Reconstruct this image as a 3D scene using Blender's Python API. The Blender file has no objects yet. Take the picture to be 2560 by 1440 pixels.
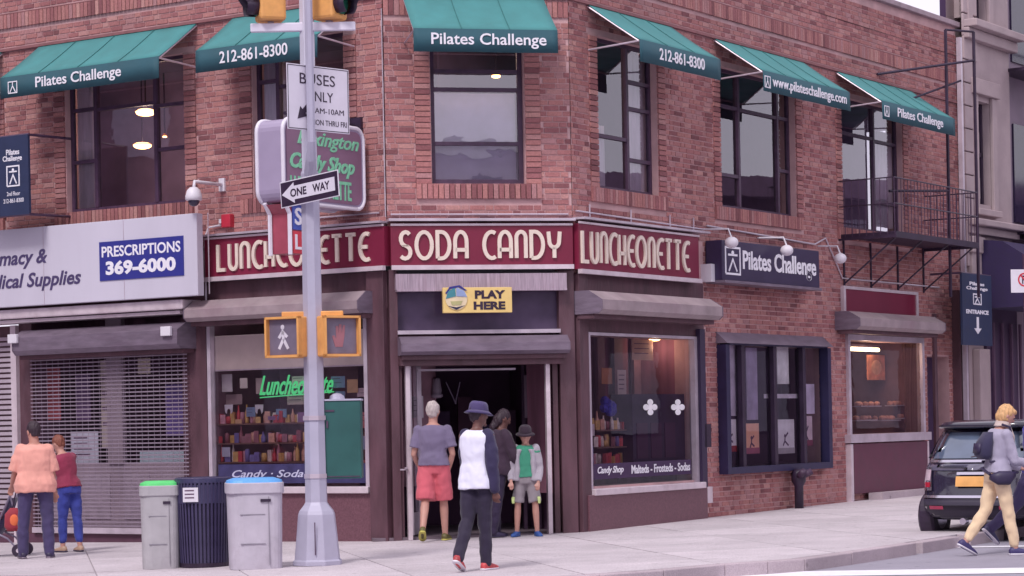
import bpy, bmesh, math, random
from mathutils import Vector, Matrix, noise as mnoise
random.seed(7)
SC = bpy.context.scene
COL = SC.collection
# ---------------------------------------------------------------- camera
F, ROLL, CAMH = 5790.0, 0.02, 1.5
CR, SR = math.cos(ROLL), math.sin(ROLL)
cam = bpy.data.cameras.new('camera')
cam.sensor_width = 36.0
cam.lens = F / 2560 * 36.0
cam.shift_y = (1060 - 720) / 2560
cam.clip_start = 0.5
cam.clip_end = 600
camo = bpy.data.objects.new('camera', cam)
COL.objects.link(camo)
camo.matrix_world = Matrix(((CR, SR, 0, 0), (0, 0, -1, 0), (-SR, CR, 0, CAMH), (0, 0, 0, 1)))
SC.camera = camo
# ---------------------------------------------------------------- world, sun, exposure
SUN_EL, SUN_AZ = math.radians(50), math.radians(205)     # behind the camera, a little to the left, veiled by cloud
w = bpy.data.worlds.new('World'); SC.world = w; w.use_nodes = True
nt = w.node_tree; nt.nodes.clear()
sky = nt.nodes.new('ShaderNodeTexSky'); sky.sky_type = 'NISHITA'; sky.sun_disc = False
sky.sun_elevation = SUN_EL; sky.sun_rotation = SUN_AZ
mixc = nt.nodes.new('ShaderNodeMix'); mixc.data_type = 'RGBA'; mixc.inputs[0].default_value = 0.9
tc = nt.nodes.new('ShaderNodeTexCoord')
nz = nt.nodes.new('ShaderNodeTexNoise'); nz.inputs['Scale'].default_value = 2.2; nz.inputs['Detail'].default_value = 6
cr = nt.nodes.new('ShaderNodeValToRGB')
cr.color_ramp.elements[0].position = .3; cr.color_ramp.elements[0].color = (.80, .74, .89, 1)
cr.color_ramp.elements[1].position = .7; cr.color_ramp.elements[1].color = (1.0, .942, 1.0, 1)
sc = nt.nodes.new('ShaderNodeVectorMath'); sc.operation = 'SCALE'; sc.inputs['Scale'].default_value = 9.0
bg = nt.nodes.new('ShaderNodeBackground'); bg.inputs[1].default_value = 0.1
ow = nt.nodes.new('ShaderNodeOutputWorld')
L = nt.links.new
L(tc.outputs['Generated'], nz.inputs['Vector']); L(nz.outputs['Fac'], cr.inputs[0]); L(cr.outputs[0], sc.inputs[0])
L(sky.outputs[0], mixc.inputs[6]); L(sc.outputs[0], mixc.inputs[7]); L(mixc.outputs[2], bg.inputs[0]); L(bg.outputs[0], ow.inputs[0])
sun = bpy.data.lights.new('sun', 'SUN'); sun.energy = 1.5; sun.angle = math.radians(14); sun.color = (1, .95, .92)
so = bpy.data.objects.new('sun', sun); COL.objects.link(so)
sd = Vector((math.sin(SUN_AZ) * math.cos(SUN_EL), math.cos(SUN_AZ) * math.cos(SUN_EL), math.sin(SUN_EL)))
so.rotation_euler = sd.to_track_quat('Z', 'Y').to_euler()
so.location = (0, 0, 30)
SC.render.engine = 'CYCLES'
SC.view_settings.view_transform = 'Standard'; SC.view_settings.look = 'None'
SC.view_settings.exposure = 0.5; SC.view_settings.gamma = 1.0; SC.view_settings.use_curve_mapping = False
SC.cycles.max_bounces = 8; SC.cycles.transparent_max_bounces = 16

# ---------------------------------------------------------------- pixel to place helpers (photo 2560 x 1440)
def ray(px, py):
    u = px - 1280; v = 1060 - py
    return (u * CR + v * SR) / F, (-u * SR + v * CR) / F
def gz(x): return .02 + .017 * x
def G(px, py, sink=0.0):
    rx, rz = ray(px, py); t = (CAMH - .02 + sink) / (.017 * rx - rz)
    return Vector((rx * t, t, gz(rx * t) - sink))
def W(px, py, Y):
    rx, rz = ray(px, py); return Vector((rx * Y, Y, CAMH + rz * Y))
class Face:
    def __init__(f, O, u):
        l = math.hypot(*u); f.O = O; f.u = (u[0] / l, u[1] / l); f.n = (-f.u[1], f.u[0])
        f.M = Matrix(((f.u[0], f.n[0], 0, O[0]), (f.u[1], f.n[1], 0, O[1]), (0, 0, 1, 0), (0, 0, 0, 1)))
    def hit(f, px, py, d=0.0):
        rx, rz = ray(px, py); n = f.n
        t = (f.O[0] * n[0] + f.O[1] * n[1] - d) / (rx * n[0] + n[1])
        return (rx * t - f.O[0]) * f.u[0] + (t - f.O[1]) * f.u[1], CAMH + rz * t
    def rect(f, x0, y0, x1, y1, d=0.0):      # top-left and bottom-right pixel -> s0, s1, z0, z1
        a = f.hit(x0, y0, d); b = f.hit(x1, y1, d); return a[0], b[0], b[1], a[1]
    def gz(f, s): return gz(f.O[0] + f.u[0] * s)
C1 = (-1.597, 30.5); C2 = (C1[0] + 2.511 * .9795, C1[1] + 2.511 * .2013)
FA = Face(C1, (.835, -.55)); FB = Face(C1, (.9795, .2013)); FC = Face(C2, (.55, .835))

# ---------------------------------------------------------------- materials
MATS = {}
def nodes(name):
    m = bpy.data.materials.new(name); m.use_nodes = True; m.node_tree.nodes.clear(); return m, m.node_tree
def mat(name, col, rough=.6, metal=0.0, var=.15, scale=6.0, bump=0.0, bscale=60.0, spec=.5, island=0.0, dirt=0.0, dirtcol=(.08, .06, .08), stretch=None, coat=0.0, sheen=0.0):
    if name in MATS: return MATS[name]
    m, t = nodes(name); N = t.nodes.new; K = t.links.new
    out = N('ShaderNodeOutputMaterial'); p = N('ShaderNodeBsdfPrincipled'); K(p.outputs[0], out.inputs[0])
    tc = N('ShaderNodeTexCoord'); vec = tc.outputs['Object']
    if stretch:
        mp = N('ShaderNodeMapping'); mp.inputs['Scale'].default_value = stretch; K(vec, mp.inputs[0]); vec = mp.outputs[0]
    n1 = N('ShaderNodeTexNoise'); n1.inputs['Scale'].default_value = scale; n1.inputs['Detail'].default_value = 5; K(vec, n1.inputs['Vector'])
    mr = N('ShaderNodeMapRange'); mr.inputs[1].default_value = .25; mr.inputs[2].default_value = .75; mr.inputs[3].default_value = 1 - var; mr.inputs[4].default_value = 1 + var
    K(n1.outputs['Fac'], mr.inputs[0]); f = mr.outputs[0]
    if island:
        g = N('ShaderNodeNewGeometry'); oi = N('ShaderNodeObjectInfo'); ad = N('ShaderNodeMath'); ad.operation = 'ADD'; K(g.outputs['Random Per Island'], ad.inputs[0]); K(oi.outputs['Random'], ad.inputs[1])
        fr = N('ShaderNodeMath'); fr.operation = 'FRACT'; K(ad.outputs[0], fr.inputs[0])
        mi = N('ShaderNodeMapRange'); mi.inputs[3].default_value = 1 - island; mi.inputs[4].default_value = 1 + island; K(fr.outputs[0], mi.inputs[0])
        mu = N('ShaderNodeMath'); mu.operation = 'MULTIPLY'; K(f, mu.inputs[0]); K(mi.outputs[0], mu.inputs[1]); f = mu.outputs[0]
    sc = N('ShaderNodeVectorMath'); sc.operation = 'SCALE'; sc.inputs[0].default_value = col; K(f, sc.inputs['Scale']); c = sc.outputs[0]
    if dirt:
        n2 = N('ShaderNodeTexNoise'); n2.inputs['Scale'].default_value = scale * .35; n2.inputs['Detail'].default_value = 8; n2.inputs['Roughness'].default_value = .7; K(vec, n2.inputs['Vector'])
        r2 = N('ShaderNodeMapRange'); r2.inputs[1].default_value = .5; r2.inputs[2].default_value = .75; r2.inputs[3].default_value = 0; r2.inputs[4].default_value = dirt; K(n2.outputs['Fac'], r2.inputs[0])
        mx = N('ShaderNodeMix'); mx.data_type = 'RGBA'; K(r2.outputs[0], mx.inputs[0]); K(c, mx.inputs[6]); mx.inputs[7].default_value = (*dirtcol, 1); c = mx.outputs[2]
    K(c, p.inputs['Base Color'])
    rr = N('ShaderNodeMapRange'); rr.inputs[3].default_value = max(.02, rough * .8); rr.inputs[4].default_value = min(1, rough * 1.2); K(n1.outputs['Fac'], rr.inputs[0]); K(rr.outputs[0], p.inputs['Roughness'])
    p.inputs['Metallic'].default_value = metal; p.inputs['Specular IOR Level'].default_value = spec
    if coat: p.inputs['Coat Weight'].default_value = coat; p.inputs['Coat Roughness'].default_value = .05
    if sheen: p.inputs['Sheen Weight'].default_value = sheen
    if bump:
        n3 = N('ShaderNodeTexNoise'); n3.inputs['Scale'].default_value = bscale; n3.inputs['Detail'].default_value = 4; K(vec, n3.inputs['Vector'])
        b = N('ShaderNodeBump'); b.inputs['Strength'].default_value = bump; b.inputs['Distance'].default_value = .01; K(n3.outputs['Fac'], b.inputs['Height']); K(b.outputs[0], p.inputs['Normal'])
    MATS[name] = m; return m
def emit(name, col, s):
    if name in MATS: return MATS[name]
    m, t = nodes(name); out = t.nodes.new('ShaderNodeOutputMaterial'); e = t.nodes.new('ShaderNodeEmission')
    e.inputs[0].default_value = (*col, 1); e.inputs[1].default_value = s; t.links.new(e.outputs[0], out.inputs[0]); MATS[name] = m; return m
def glass(name, tint=(.8, .78, .85), refl=1.0, rough=.01, wav=.008):
    if name in MATS: return MATS[name]
    m, t = nodes(name); N = t.nodes.new; K = t.links.new
    out = N('ShaderNodeOutputMaterial'); mx = N('ShaderNodeMixShader'); tr = N('ShaderNodeBsdfTransparent'); gl = N('ShaderNodeBsdfGlossy')
    tr.inputs[0].default_value = (*tint, 1); gl.inputs['Roughness'].default_value = rough; gl.inputs[0].default_value = (.95, .93, 1, 1)
    fr = N('ShaderNodeFresnel'); fr.inputs[0].default_value = 1.9
    mu = N('ShaderNodeMath'); mu.operation = 'MULTIPLY'; mu.inputs[1].default_value = refl; mu.use_clamp = True
    tc = N('ShaderNodeTexCoord'); nz = N('ShaderNodeTexNoise'); nz.inputs['Scale'].default_value = 2.5; K(tc.outputs['Object'], nz.inputs['Vector'])
    b = N('ShaderNodeBump'); b.inputs['Strength'].default_value = wav; b.inputs['Distance'].default_value = .1; K(nz.outputs['Fac'], b.inputs['Height']); K(b.outputs[0], gl.inputs['Normal'])
    K(fr.outputs[0], mu.inputs[0]); K(mu.outputs[0], mx.inputs[0]); K(tr.outputs[0], mx.inputs[1]); K(gl.outputs[0], mx.inputs[2]); K(mx.outputs[0], out.inputs[0])
    MATS[name] = m; return m
def speckle(name, c1, c2, scale=300, big=.12, rough=.85):
    if name in MATS: return MATS[name]
    m, t = nodes(name); N = t.nodes.new; K = t.links.new
    out = N('ShaderNodeOutputMaterial'); p = N('ShaderNodeBsdfPrincipled'); K(p.outputs[0], out.inputs[0]); p.inputs['Roughness'].default_value = rough
    tc = N('ShaderNodeTexCoord'); a = N('ShaderNodeTexNoise'); a.inputs['Scale'].default_value = scale; a.inputs['Detail'].default_value = 3; K(tc.outputs['Object'], a.inputs['Vector'])
    b = N('ShaderNodeTexNoise'); b.inputs['Scale'].default_value = .9; b.inputs['Detail'].default_value = 9; b.inputs['Roughness'].default_value = .68; K(tc.outputs['Object'], b.inputs['Vector'])
    r = N('ShaderNodeMapRange'); r.inputs[1].default_value = .35; r.inputs[2].default_value = .65; K(a.outputs['Fac'], r.inputs[0])
    mx = N('ShaderNodeMix'); mx.data_type = 'RGBA'; mx.inputs[6].default_value = (*c1, 1); mx.inputs[7].default_value = (*c2, 1); K(r.outputs[0], mx.inputs[0])
    r2 = N('ShaderNodeMapRange'); r2.inputs[1].default_value = .3; r2.inputs[2].default_value = .7; r2.inputs[3].default_value = 1 - big; r2.inputs[4].default_value = 1 + big; K(b.outputs['Fac'], r2.inputs[0])
    oi = N('ShaderNodeObjectInfo'); r3 = N('ShaderNodeMapRange'); r3.inputs[3].default_value = .90; r3.inputs[4].default_value = 1.06; K(oi.outputs['Random'], r3.inputs[0])
    mm = N('ShaderNodeMath'); mm.operation = 'MULTIPLY'; K(r2.outputs[0], mm.inputs[0]); K(r3.outputs[0], mm.inputs[1])
    v = N('ShaderNodeTexVoronoi'); v.inputs['Scale'].default_value = 3.2; K(tc.outputs['Object'], v.inputs['Vector'])
    r4 = N('ShaderNodeMapRange'); r4.inputs[1].default_value = .07; r4.inputs[2].default_value = .13; r4.inputs[3].default_value = .62; r4.inputs[4].default_value = 1; K(v.outputs['Distance'], r4.inputs[0])
    m4 = N('ShaderNodeMath'); m4.operation = 'MULTIPLY'; K(mm.outputs[0], m4.inputs[0]); K(r4.outputs[0], m4.inputs[1])
    s = N('ShaderNodeVectorMath'); s.operation = 'SCALE'; K(mx.outputs[2], s.inputs[0]); K(m4.outputs[0], s.inputs['Scale']); K(s.outputs[0], p.inputs['Base Color'])
    bp = N('ShaderNodeBump'); bp.inputs['Strength'].default_value = .25; bp.inputs['Distance'].default_value = .004; K(a.outputs['Fac'], bp.inputs['Height']); K(bp.outputs[0], p.inputs['Normal'])
    MATS[name] = m; return m
def brickmat():
    m, t = nodes('brick'); N = t.nodes.new; K = t.links.new
    out = N('ShaderNodeOutputMaterial'); p = N('ShaderNodeBsdfPrincipled'); K(p.outputs[0], out.inputs[0]); p.inputs['Roughness'].default_value = .85; p.inputs['Specular IOR Level'].default_value = .25
    g = N('ShaderNodeNewGeometry'); oi = N('ShaderNodeObjectInfo'); ad = N('ShaderNodeMath'); ad.operation = 'ADD'; K(g.outputs['Random Per Island'], ad.inputs[0]); K(oi.outputs['Random'], ad.inputs[1])
    fr = N('ShaderNodeMath'); fr.operation = 'FRACT'; K(ad.outputs[0], fr.inputs[0])
    r = N('ShaderNodeValToRGB'); e = r.color_ramp.elements
    e[0].position = 0; e[0].color = (.20, .08, .09, 1); e[1].position = 1; e[1].color = (.50, .26, .24, 1)
    for ps, c in ((.12, (.30, .12, .13)), (.4, (.385, .165, .165)), (.65, (.43, .195, .185)), (.88, (.39, .20, .21))):
        q = e.new(ps); q.color = (*c, 1)
    K(fr.outputs[0], r.inputs[0])
    wp = N('ShaderNodeTexNoise'); wp.inputs['Scale'].default_value = .8; wp.inputs['Detail'].default_value = 9; wp.inputs['Roughness'].default_value = .7; K(g.outputs['Position'], wp.inputs['Vector'])
    sm = N('ShaderNodeTexNoise'); sm.inputs['Scale'].default_value = 45; sm.inputs['Detail'].default_value = 4; K(g.outputs['Position'], sm.inputs['Vector'])
    a = N('ShaderNodeMapRange'); a.inputs[1].default_value = .3; a.inputs[2].default_value = .7; a.inputs[3].default_value = .8; a.inputs[4].default_value = 1.2; K(wp.outputs['Fac'], a.inputs[0])
    b = N('ShaderNodeMapRange'); b.inputs[1].default_value = .3; b.inputs[2].default_value = .7; b.inputs[3].default_value = .82; b.inputs[4].default_value = 1.18; K(sm.outputs['Fac'], b.inputs[0])
    mu = N('ShaderNodeMath'); mu.operation = 'MULTIPLY'; K(a.outputs[0], mu.inputs[0]); K(b.outputs[0], mu.inputs[1])
    s = N('ShaderNodeVectorMath'); s.operation = 'SCALE'; K(r.outputs[0], s.inputs[0]); K(mu.outputs[0], s.inputs['Scale']); K(s.outputs[0], p.inputs['Base Color'])
    bp = N('ShaderNodeBump'); bp.inputs['Strength'].default_value = .5; bp.inputs['Distance'].default_value = .004; K(sm.outputs['Fac'], bp.inputs['Height']); K(bp.outputs[0], p.inputs['Normal'])
    MATS['brick'] = m; return m
M_brick = brickmat()
M_mortar = mat('mortar', (.56, .35, .36), .95, var=.2, scale=3, bump=.4, bscale=90, dirt=.35, dirtcol=(.36, .22, .24))
M_dark = mat('dark_interior', (.06, .03, .085), .9)
M_steel = mat('window_steel', (.07, .035, .075), .5, var=.3, scale=9)
M_glass = glass('window_glass', refl=1.45)
M_shopglass = glass('shop_glass', tint=(.96, .93, .97), refl=.8)
M_white = mat('white_paint', (.72, .68, .76), .5, var=.07, dirt=.25, dirtcol=(.45, .36, .42))
M_letter = mat('cream_letter', (.78, .66, .58), .45, var=.06)
M_letterw = mat('white_letter', (.82, .80, .88), .6, var=.04)
M_alu = mat('aluminium_trim', (.58, .50, .58), .38, .35, var=.18, scale=4, dirt=.3, dirtcol=(.3, .2, .26))
M_house = mat('shutter_steel', (.20, .155, .21), .5, .25, var=.22, scale=4, bump=.3, bscale=14, dirt=.75, dirtcol=(.15, .10, .15), stretch=(1, 1, 4))
M_housel = mat('shutter_cream', (.34, .265, .29), .55, .1, var=.2, scale=4, bump=.3, bscale=14, dirt=.8, dirtcol=(.28, .18, .22))
M_pier = mat('painted_pier', (.10, .045, .062), .55, var=.35, scale=5, bump=.4, bscale=30, dirt=.8, dirtcol=(.15, .09, .115), stretch=(1, 1, .3))
M_granite = mat('brown_granite', (.16, .072, .095), .35, var=.3, scale=40, dirt=.3, dirtcol=(.13, .06, .09))
M_maroon = mat('maroon_panel', (.20, .018, .05), .3, var=.12, scale=2, dirt=.15, dirtcol=(.1, .01, .03))
M_black = mat('black_metal', (.03, .015, .04), .45, var=.3)
M_pole = mat('grey_pole_paint', (.44, .42, .54), .5, .1, var=.08, scale=3, dirt=.4, dirtcol=(.30, .27, .35), bump=.1)
M_amber = mat('amber_paint', (.74, .36, .11), .55, var=.14, scale=8, dirt=.5, dirtcol=(.5, .22, .10))
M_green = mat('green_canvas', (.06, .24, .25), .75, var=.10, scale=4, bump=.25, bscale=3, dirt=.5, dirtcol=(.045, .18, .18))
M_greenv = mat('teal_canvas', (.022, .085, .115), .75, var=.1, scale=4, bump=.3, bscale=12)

# ---------------------------------------------------------------- object helpers
def tag(o, label=None, cat=None, group=None, kind=None):
    if label: o['label'] = label
    if cat: o['category'] = cat
    if group: o['group'] = group
    if kind: o['kind'] = kind
    return o
def thing(name, label, cat, base=(0, 0, 0), face=None, rotz=0.0, group=None):
    o = bpy.data.objects.new(name, None); o.empty_display_size = .2; COL.objects.link(o)
    if face is not None: o.matrix_world = face.M @ Matrix.Translation(Vector(base))
    else: o.matrix_world = Matrix.Translation(Vector(base)) @ Matrix.Rotation(rotz, 4, 'Z')
    OFF[o.name] = Vector(base) if face is not None else Vector((0, 0, 0))
    return tag(o, label, cat, group)
OFF = {}
class MB:
    def __init__(s): s.v = []; s.f = []
    def add(s, vs, fs):
        n = len(s.v); s.v += [tuple(q) for q in vs]; s.f += [tuple(i + n for i in f) for f in fs]; return s
    def box(s, x0, x1, y0, y1, z0, z1):
        if x0 > x1: x0, x1 = x1, x0
        if y0 > y1: y0, y1 = y1, y0
        if z0 > z1: z0, z1 = z1, z0
        return s.add([(x0, y0, z0), (x1, y0, z0), (x1, y1, z0), (x0, y1, z0), (x0, y0, z1), (x1, y0, z1), (x1, y1, z1), (x0, y1, z1)],
                     [(0, 3, 2, 1), (4, 5, 6, 7), (0, 1, 5, 4), (1, 2, 6, 5), (2, 3, 7, 6), (3, 0, 4, 7)])
    def quad(s, a, b, c, d): return s.add([a, b, c, d], [(0, 1, 2, 3)])
    def prism(s, pts, y0, y1):            # polygon in x,z swept in y
        n = len(pts)
        return s.add([(x, y0, z) for x, z in pts] + [(x, y1, z) for x, z in pts], [tuple(range(n)), tuple(range(2 * n - 1, n - 1, -1))] + [(i, i + n, (i + 1) % n + n, (i + 1) % n) for i in range(n)])
    def prismx(s, pts, x0, x1):           # polygon in y,z swept in x
        n = len(pts)
        return s.add([(x0, y, z) for y, z in pts] + [(x1, y, z) for y, z in pts], [tuple(range(n)), tuple(range(2 * n - 1, n - 1, -1))] + [(i, i + n, (i + 1) % n + n, (i + 1) % n) for i in range(n)])
    def prismz(s, pts, z0, z1):
        n = len(pts)
        return s.add([(x, y, z0) for x, y in pts] + [(x, y, z1) for x, y in pts], [tuple(range(n)), tuple(range(2 * n - 1, n - 1, -1))] + [(i, i + n, (i + 1) % n + n, (i + 1) % n) for i in range(n)])
    def tube(s, pts, r, n=8, cap=True):
        pts = [Vector(p) for p in pts]; rs = r if isinstance(r, (list, tuple)) else [r] * len(pts)
        base = len(s.v); prev = None
        for i, p in enumerate(pts):
            d = (pts[min(i + 1, len(pts) - 1)] - pts[max(i - 1, 0)])
            d = d.normalized() if d.length > 1e-9 else Vector((0, 0, 1))
            a = prev if prev is not None else (Vector((0, 0, 1)) if abs(d.z) < .9 else Vector((1, 0, 0)))
            u = (a - d * a.dot(d)).normalized(); v = d.cross(u); prev = u
            for k in range(n):
                an = 2 * math.pi * (k + .5) / n; s.v.append(tuple(p + (u * math.cos(an) + v * math.sin(an)) * rs[i]))
        for i in range(len(pts) - 1):
            for k in range(n):
                a = base + i * n + k; b = base + i * n + (k + 1) % n; s.f.append((a, b, b + n, a + n))
        if cap:
            s.f.append(tuple(base + k for k in range(n - 1, -1, -1))); e = base + (len(pts) - 1) * n; s.f.append(tuple(e + k for k in range(n)))
        return s
    def ball(s, c, r, nu=12, nv=8, M=None):
        r = r if isinstance(r, (list, tuple)) else (r, r, r); base = len(s.v); c = Vector(c)
        def P(x, y, z):
            q = Vector((x * r[0], y * r[1], z * r[2]))
            if M is not None: q = M @ q
            return tuple(c + q)
        s.v.append(P(0, 0, 1))
        for i in range(1, nv):
            t = math.pi * i / nv
            for k in range(nu):
                a = 2 * math.pi * k / nu; s.v.append(P(math.sin(t) * math.cos(a), math.sin(t) * math.sin(a), math.cos(t)))
        s.v.append(P(0, 0, -1)); e = len(s.v) - 1
        for k in range(nu):
            s.f.append((base, base + 1 + k, base + 1 + (k + 1) % nu)); o = base + 1 + (nv - 2) * nu; s.f.append((e, o + (k + 1) % nu, o + k))
        for i in range(nv - 2):
            for k in range(nu):
                a = base + 1 + i * nu + k; b = base + 1 + i * nu + (k + 1) % nu; s.f.append((a, a + nu, b + nu, b))
        return s
    def loft(s, rings, n=16, p=2.0):      # rings: (centre, vec_x, vec_y)
        base = len(s.v)
        for c, vx, vy in rings:
            c = Vector(c); vx = Vector(vx); vy = Vector(vy)
            for k in range(n):
                a = 2 * math.pi * k / n; ca, sa = math.cos(a), math.sin(a)
                ca = math.copysign(abs(ca) ** (2 / p), ca); sa = math.copysign(abs(sa) ** (2 / p), sa)
                s.v.append(tuple(c + vx * ca + vy * sa))
        for i in range(len(rings) - 1):
            for k in range(n):
                a = base + i * n + k; b = base + i * n + (k + 1) % n; s.f.append((a, b, b + n, a + n))
        s.f.append(tuple(base + k for k in range(n - 1, -1, -1))); e = base + (len(rings) - 1) * n; s.f.append(tuple(e + k for k in range(n)))
        return s
    def lathe(s, prof, c=(0, 0, 0), n=20):
        base = len(s.v)
        for r, z in prof:
            for k in range(n):
                a = 2 * math.pi * k / n; s.v.append((c[0] + r * math.cos(a), c[1] + r * math.sin(a), c[2] + z))
        for i in range(len(prof) - 1):
            for k in range(n):
                a = base + i * n + k; b = base + i * n + (k + 1) % n; s.f.append((a, b, b + n, a + n))
        s.f.append(tuple(base + k for k in range(n - 1, -1, -1))); e = base + (len(prof) - 1) * n; s.f.append(tuple(e + k for k in range(n)))
        return s
    def text(s, txt, x0, x1, z0, z1, y, dep=.006, shear=0.0, fat=0.0, M=None):
        cu = bpy.data.curves.new('t', 'FONT'); cu.body = txt; cu.shear = shear; cu.offset = fat; cu.extrude = 1.0; cu.resolution_u = 3; cu.align_x = 'LEFT'
        ob = bpy.data.objects.new('t', cu); COL.objects.link(ob)
        me = bpy.data.meshes.new_from_object(ob.evaluated_get(bpy.context.evaluated_depsgraph_get()))
        bpy.data.objects.remove(ob); bpy.data.curves.remove(cu)
        vs = [v.co.copy() for v in me.vertices]
        if vs:
            ax, bx = min(v.x for v in vs), max(v.x for v in vs); az, bz = min(v.y for v in vs), max(v.y for v in vs)
            s.add([(x0 + (v.x - ax) / (bx - ax) * (x1 - x0), y - dep * (v.z + 1) / 2, z0 + (v.y - az) / max(1e-6, bz - az) * (z1 - z0)) for v in vs], [tuple(p.vertices) for p in me.polygons])
        bpy.data.meshes.remove(me); return s
    def strokes(s, polys, th, y, dep):    # ribbons in x,z with thickness th
        for pl in polys:
            P = [Vector((a, b)) for a, b in pl]; n = len(P); Lf = []; Rt = []
            for i in range(n):
                d0 = (P[i] - P[max(i - 1, 0)]); d1 = (P[min(i + 1, n - 1)] - P[i])
                d = (d0.normalized() if d0.length else Vector((0, 0))) + (d1.normalized() if d1.length else Vector((0, 0)))
                d = d.normalized() if d.length > 1e-6 else Vector((1, 0)); nn = Vector((-d.y, d.x))
                ref = d0 if d0.length else d1; ref = ref.normalized(); k = max(.5, abs(ref.dot(d)))
                Lf.append(P[i] + nn * th / 2 / k); Rt.append(P[i] - nn * th / 2 / k)
            b = len(s.v)
            for i in range(n):
                s.v += [(Lf[i].x, y - dep, Lf[i].y), (Rt[i].x, y - dep, Rt[i].y), (Lf[i].x, y, Lf[i].y), (Rt[i].x, y, Rt[i].y)]
            for i in range(n - 1):
                q = b + 4 * i; s.f += [(q, q + 1, q + 5, q + 4), (q, q + 4, q + 6, q + 2), (q + 1, q + 3, q + 7, q + 5)]
            s.f += [(b, b + 2, b + 3, b + 1), (b + 4 * n - 4, b + 4 * n - 3, b + 4 * n - 1, b + 4 * n - 2)]
        return s
    def xf(s, M):
        s.v = [tuple(M @ Vector(v)) for v in s.v]; return s
    def build(s, name, m, parent=None, smooth=False, bevel=0.0, label=None, kind=None, normals=True):
        off = Vector((0, 0, 0)); root = parent
        while root is not None and root.parent is not None: root = root.parent
        if root is not None: off = OFF.get(root.name, off)
        me = bpy.data.meshes.new(name); me.from_pydata([(v[0] - off.x, v[1] - off.y, v[2] - off.z) for v in s.v], [], s.f)
        if normals:
            bm = bmesh.new(); bm.from_mesh(me); bmesh.ops.recalc_face_normals(bm, faces=bm.faces); bm.to_mesh(me); bm.free()
        if smooth:
            bm = bmesh.new(); bm.from_mesh(me); bmesh.ops.remove_doubles(bm, verts=bm.verts, dist=1e-4); bm.to_mesh(me); bm.free()
        me.materials.append(m); me.update()
        if smooth: me.shade_smooth()
        o = bpy.data.objects.new(name, me); COL.objects.link(o)
        if parent is not None: o.parent = parent
        if bevel:
            b = o.modifiers.new('bevel', 'BEVEL'); b.width = bevel; b.segments = 2; b.limit_method = 'ANGLE'
        return tag(o, label, None, None, kind)
def remesh(mb, voxel, smooth=6, deci=0):
    me = bpy.data.meshes.new('r'); me.from_pydata(mb.v, [], mb.f)
    bm = bmesh.new(); bm.from_mesh(me)
    bmesh.ops.recalc_face_normals(bm, faces=bm.faces); bm.to_mesh(me); bm.free()
    ob = bpy.data.objects.new('r', me); COL.objects.link(ob)
    r = ob.modifiers.new('r', 'REMESH'); r.mode = 'VOXEL'; r.voxel_size = voxel; r.use_smooth_shade = True
    if smooth:
        k = ob.modifiers.new('s', 'SMOOTH'); k.iterations = smooth; k.factor = .5
    me2 = bpy.data.meshes.new_from_object(ob.evaluated_get(bpy.context.evaluated_depsgraph_get()))
    bpy.data.objects.remove(ob); bpy.data.meshes.remove(me); return me2
def organic(name, mb, voxel, m, parent, smooth=6, label=None):
    me = remesh(mb, voxel, smooth); me.materials.clear(); me.materials.append(m)
    if name not in ('body',):
        sd = Vector((random.random() * 9, random.random() * 9, 0))
        cs = [(v.co.copy(), v.normal.copy()) for v in me.vertices]; fl = []
        for c, nn_ in cs: fl.extend(c + nn_ * (mnoise.noise(Vector((c.x * 8, c.y * 8, c.z * 12)) + sd) * .011 + abs(mnoise.noise(Vector((c.x * 14, c.y * 14, c.z * 9)) + sd)) * .009 - .003))
        me.vertices.foreach_set('co', fl); me.update()
    o = bpy.data.objects.new(name, me); COL.objects.link(o); o.parent = parent
    if label: o['label'] = label
    return o
def copy_tree(o, parent=None):
    c = o.copy(); COL.objects.link(c)
    if parent is not None: c.parent = parent
    for ch in [q for q in bpy.data.objects if q.parent == o]: copy_tree(ch, c)
    return c

# ---------------------------------------------------------------- ground: road, pavement slabs, kerb
M_road = speckle('asphalt', (.27, .25, .31), (.37, .345, .42), 180, .12)
M_slab = speckle('concrete_slab', (.43, .38, .415), (.61, .55, .59), 60, .15)
M_kerb = speckle('kerb_stone', (.36, .29, .33), (.50, .42, .46), 120, .2)
M_joint = mat('pavement_bed', (.36, .31, .34), .95, var=.3, scale=12)
M_paint = mat('road_paint', (.82, .80, .86), .6, var=.08, scale=14, dirt=.35, dirtcol=(.5, .46, .52))
mb = MB(); mb.quad((-150, -60, gz(-150) * .2 - .14), (150, -60, gz(150) * .2 - .14), (150, 180, gz(150) * .2 - .14), (-150, 180, gz(-150) * .2 - .14))
mb = MB()
xs = [-150, -20, 20, 150]
def rz(x): return gz(max(-20, min(20, x))) - .13
for a, b in zip(xs[:-1], xs[1:]): mb.quad((a, -60, rz(a)), (b, -60, rz(b)), (b, 180, rz(b)), (a, 180, rz(a)))
mb.build('road', M_road, kind='structure', normals=False)
K = [G(640, 1446), G(1200, 1450), G(1400, 1443), G(1500, 1436), G(1660, 1425), G(1813, 1411), G(1920, 1404), G(2012, 1397), G(2130, 1381), G(2292, 1357)]
K = [Vector((p.x, p.y)) for p in K]
uC = Vector(FC.u); uA = Vector(FA.u)
kc = [K[0] - uA * 16] + K + [K[-1] + uC * 40]
kerb_in = []
def offs(poly, d):
    out = []
    for i, p in enumerate(poly):
        t = (poly[min(i + 1, len(poly) - 1)] - poly[max(i - 1, 0)]).normalized(); out.append(p + Vector((-t.y, t.x)) * d)
    return out
ki = offs(kc, .17)
mb = MB()
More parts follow.
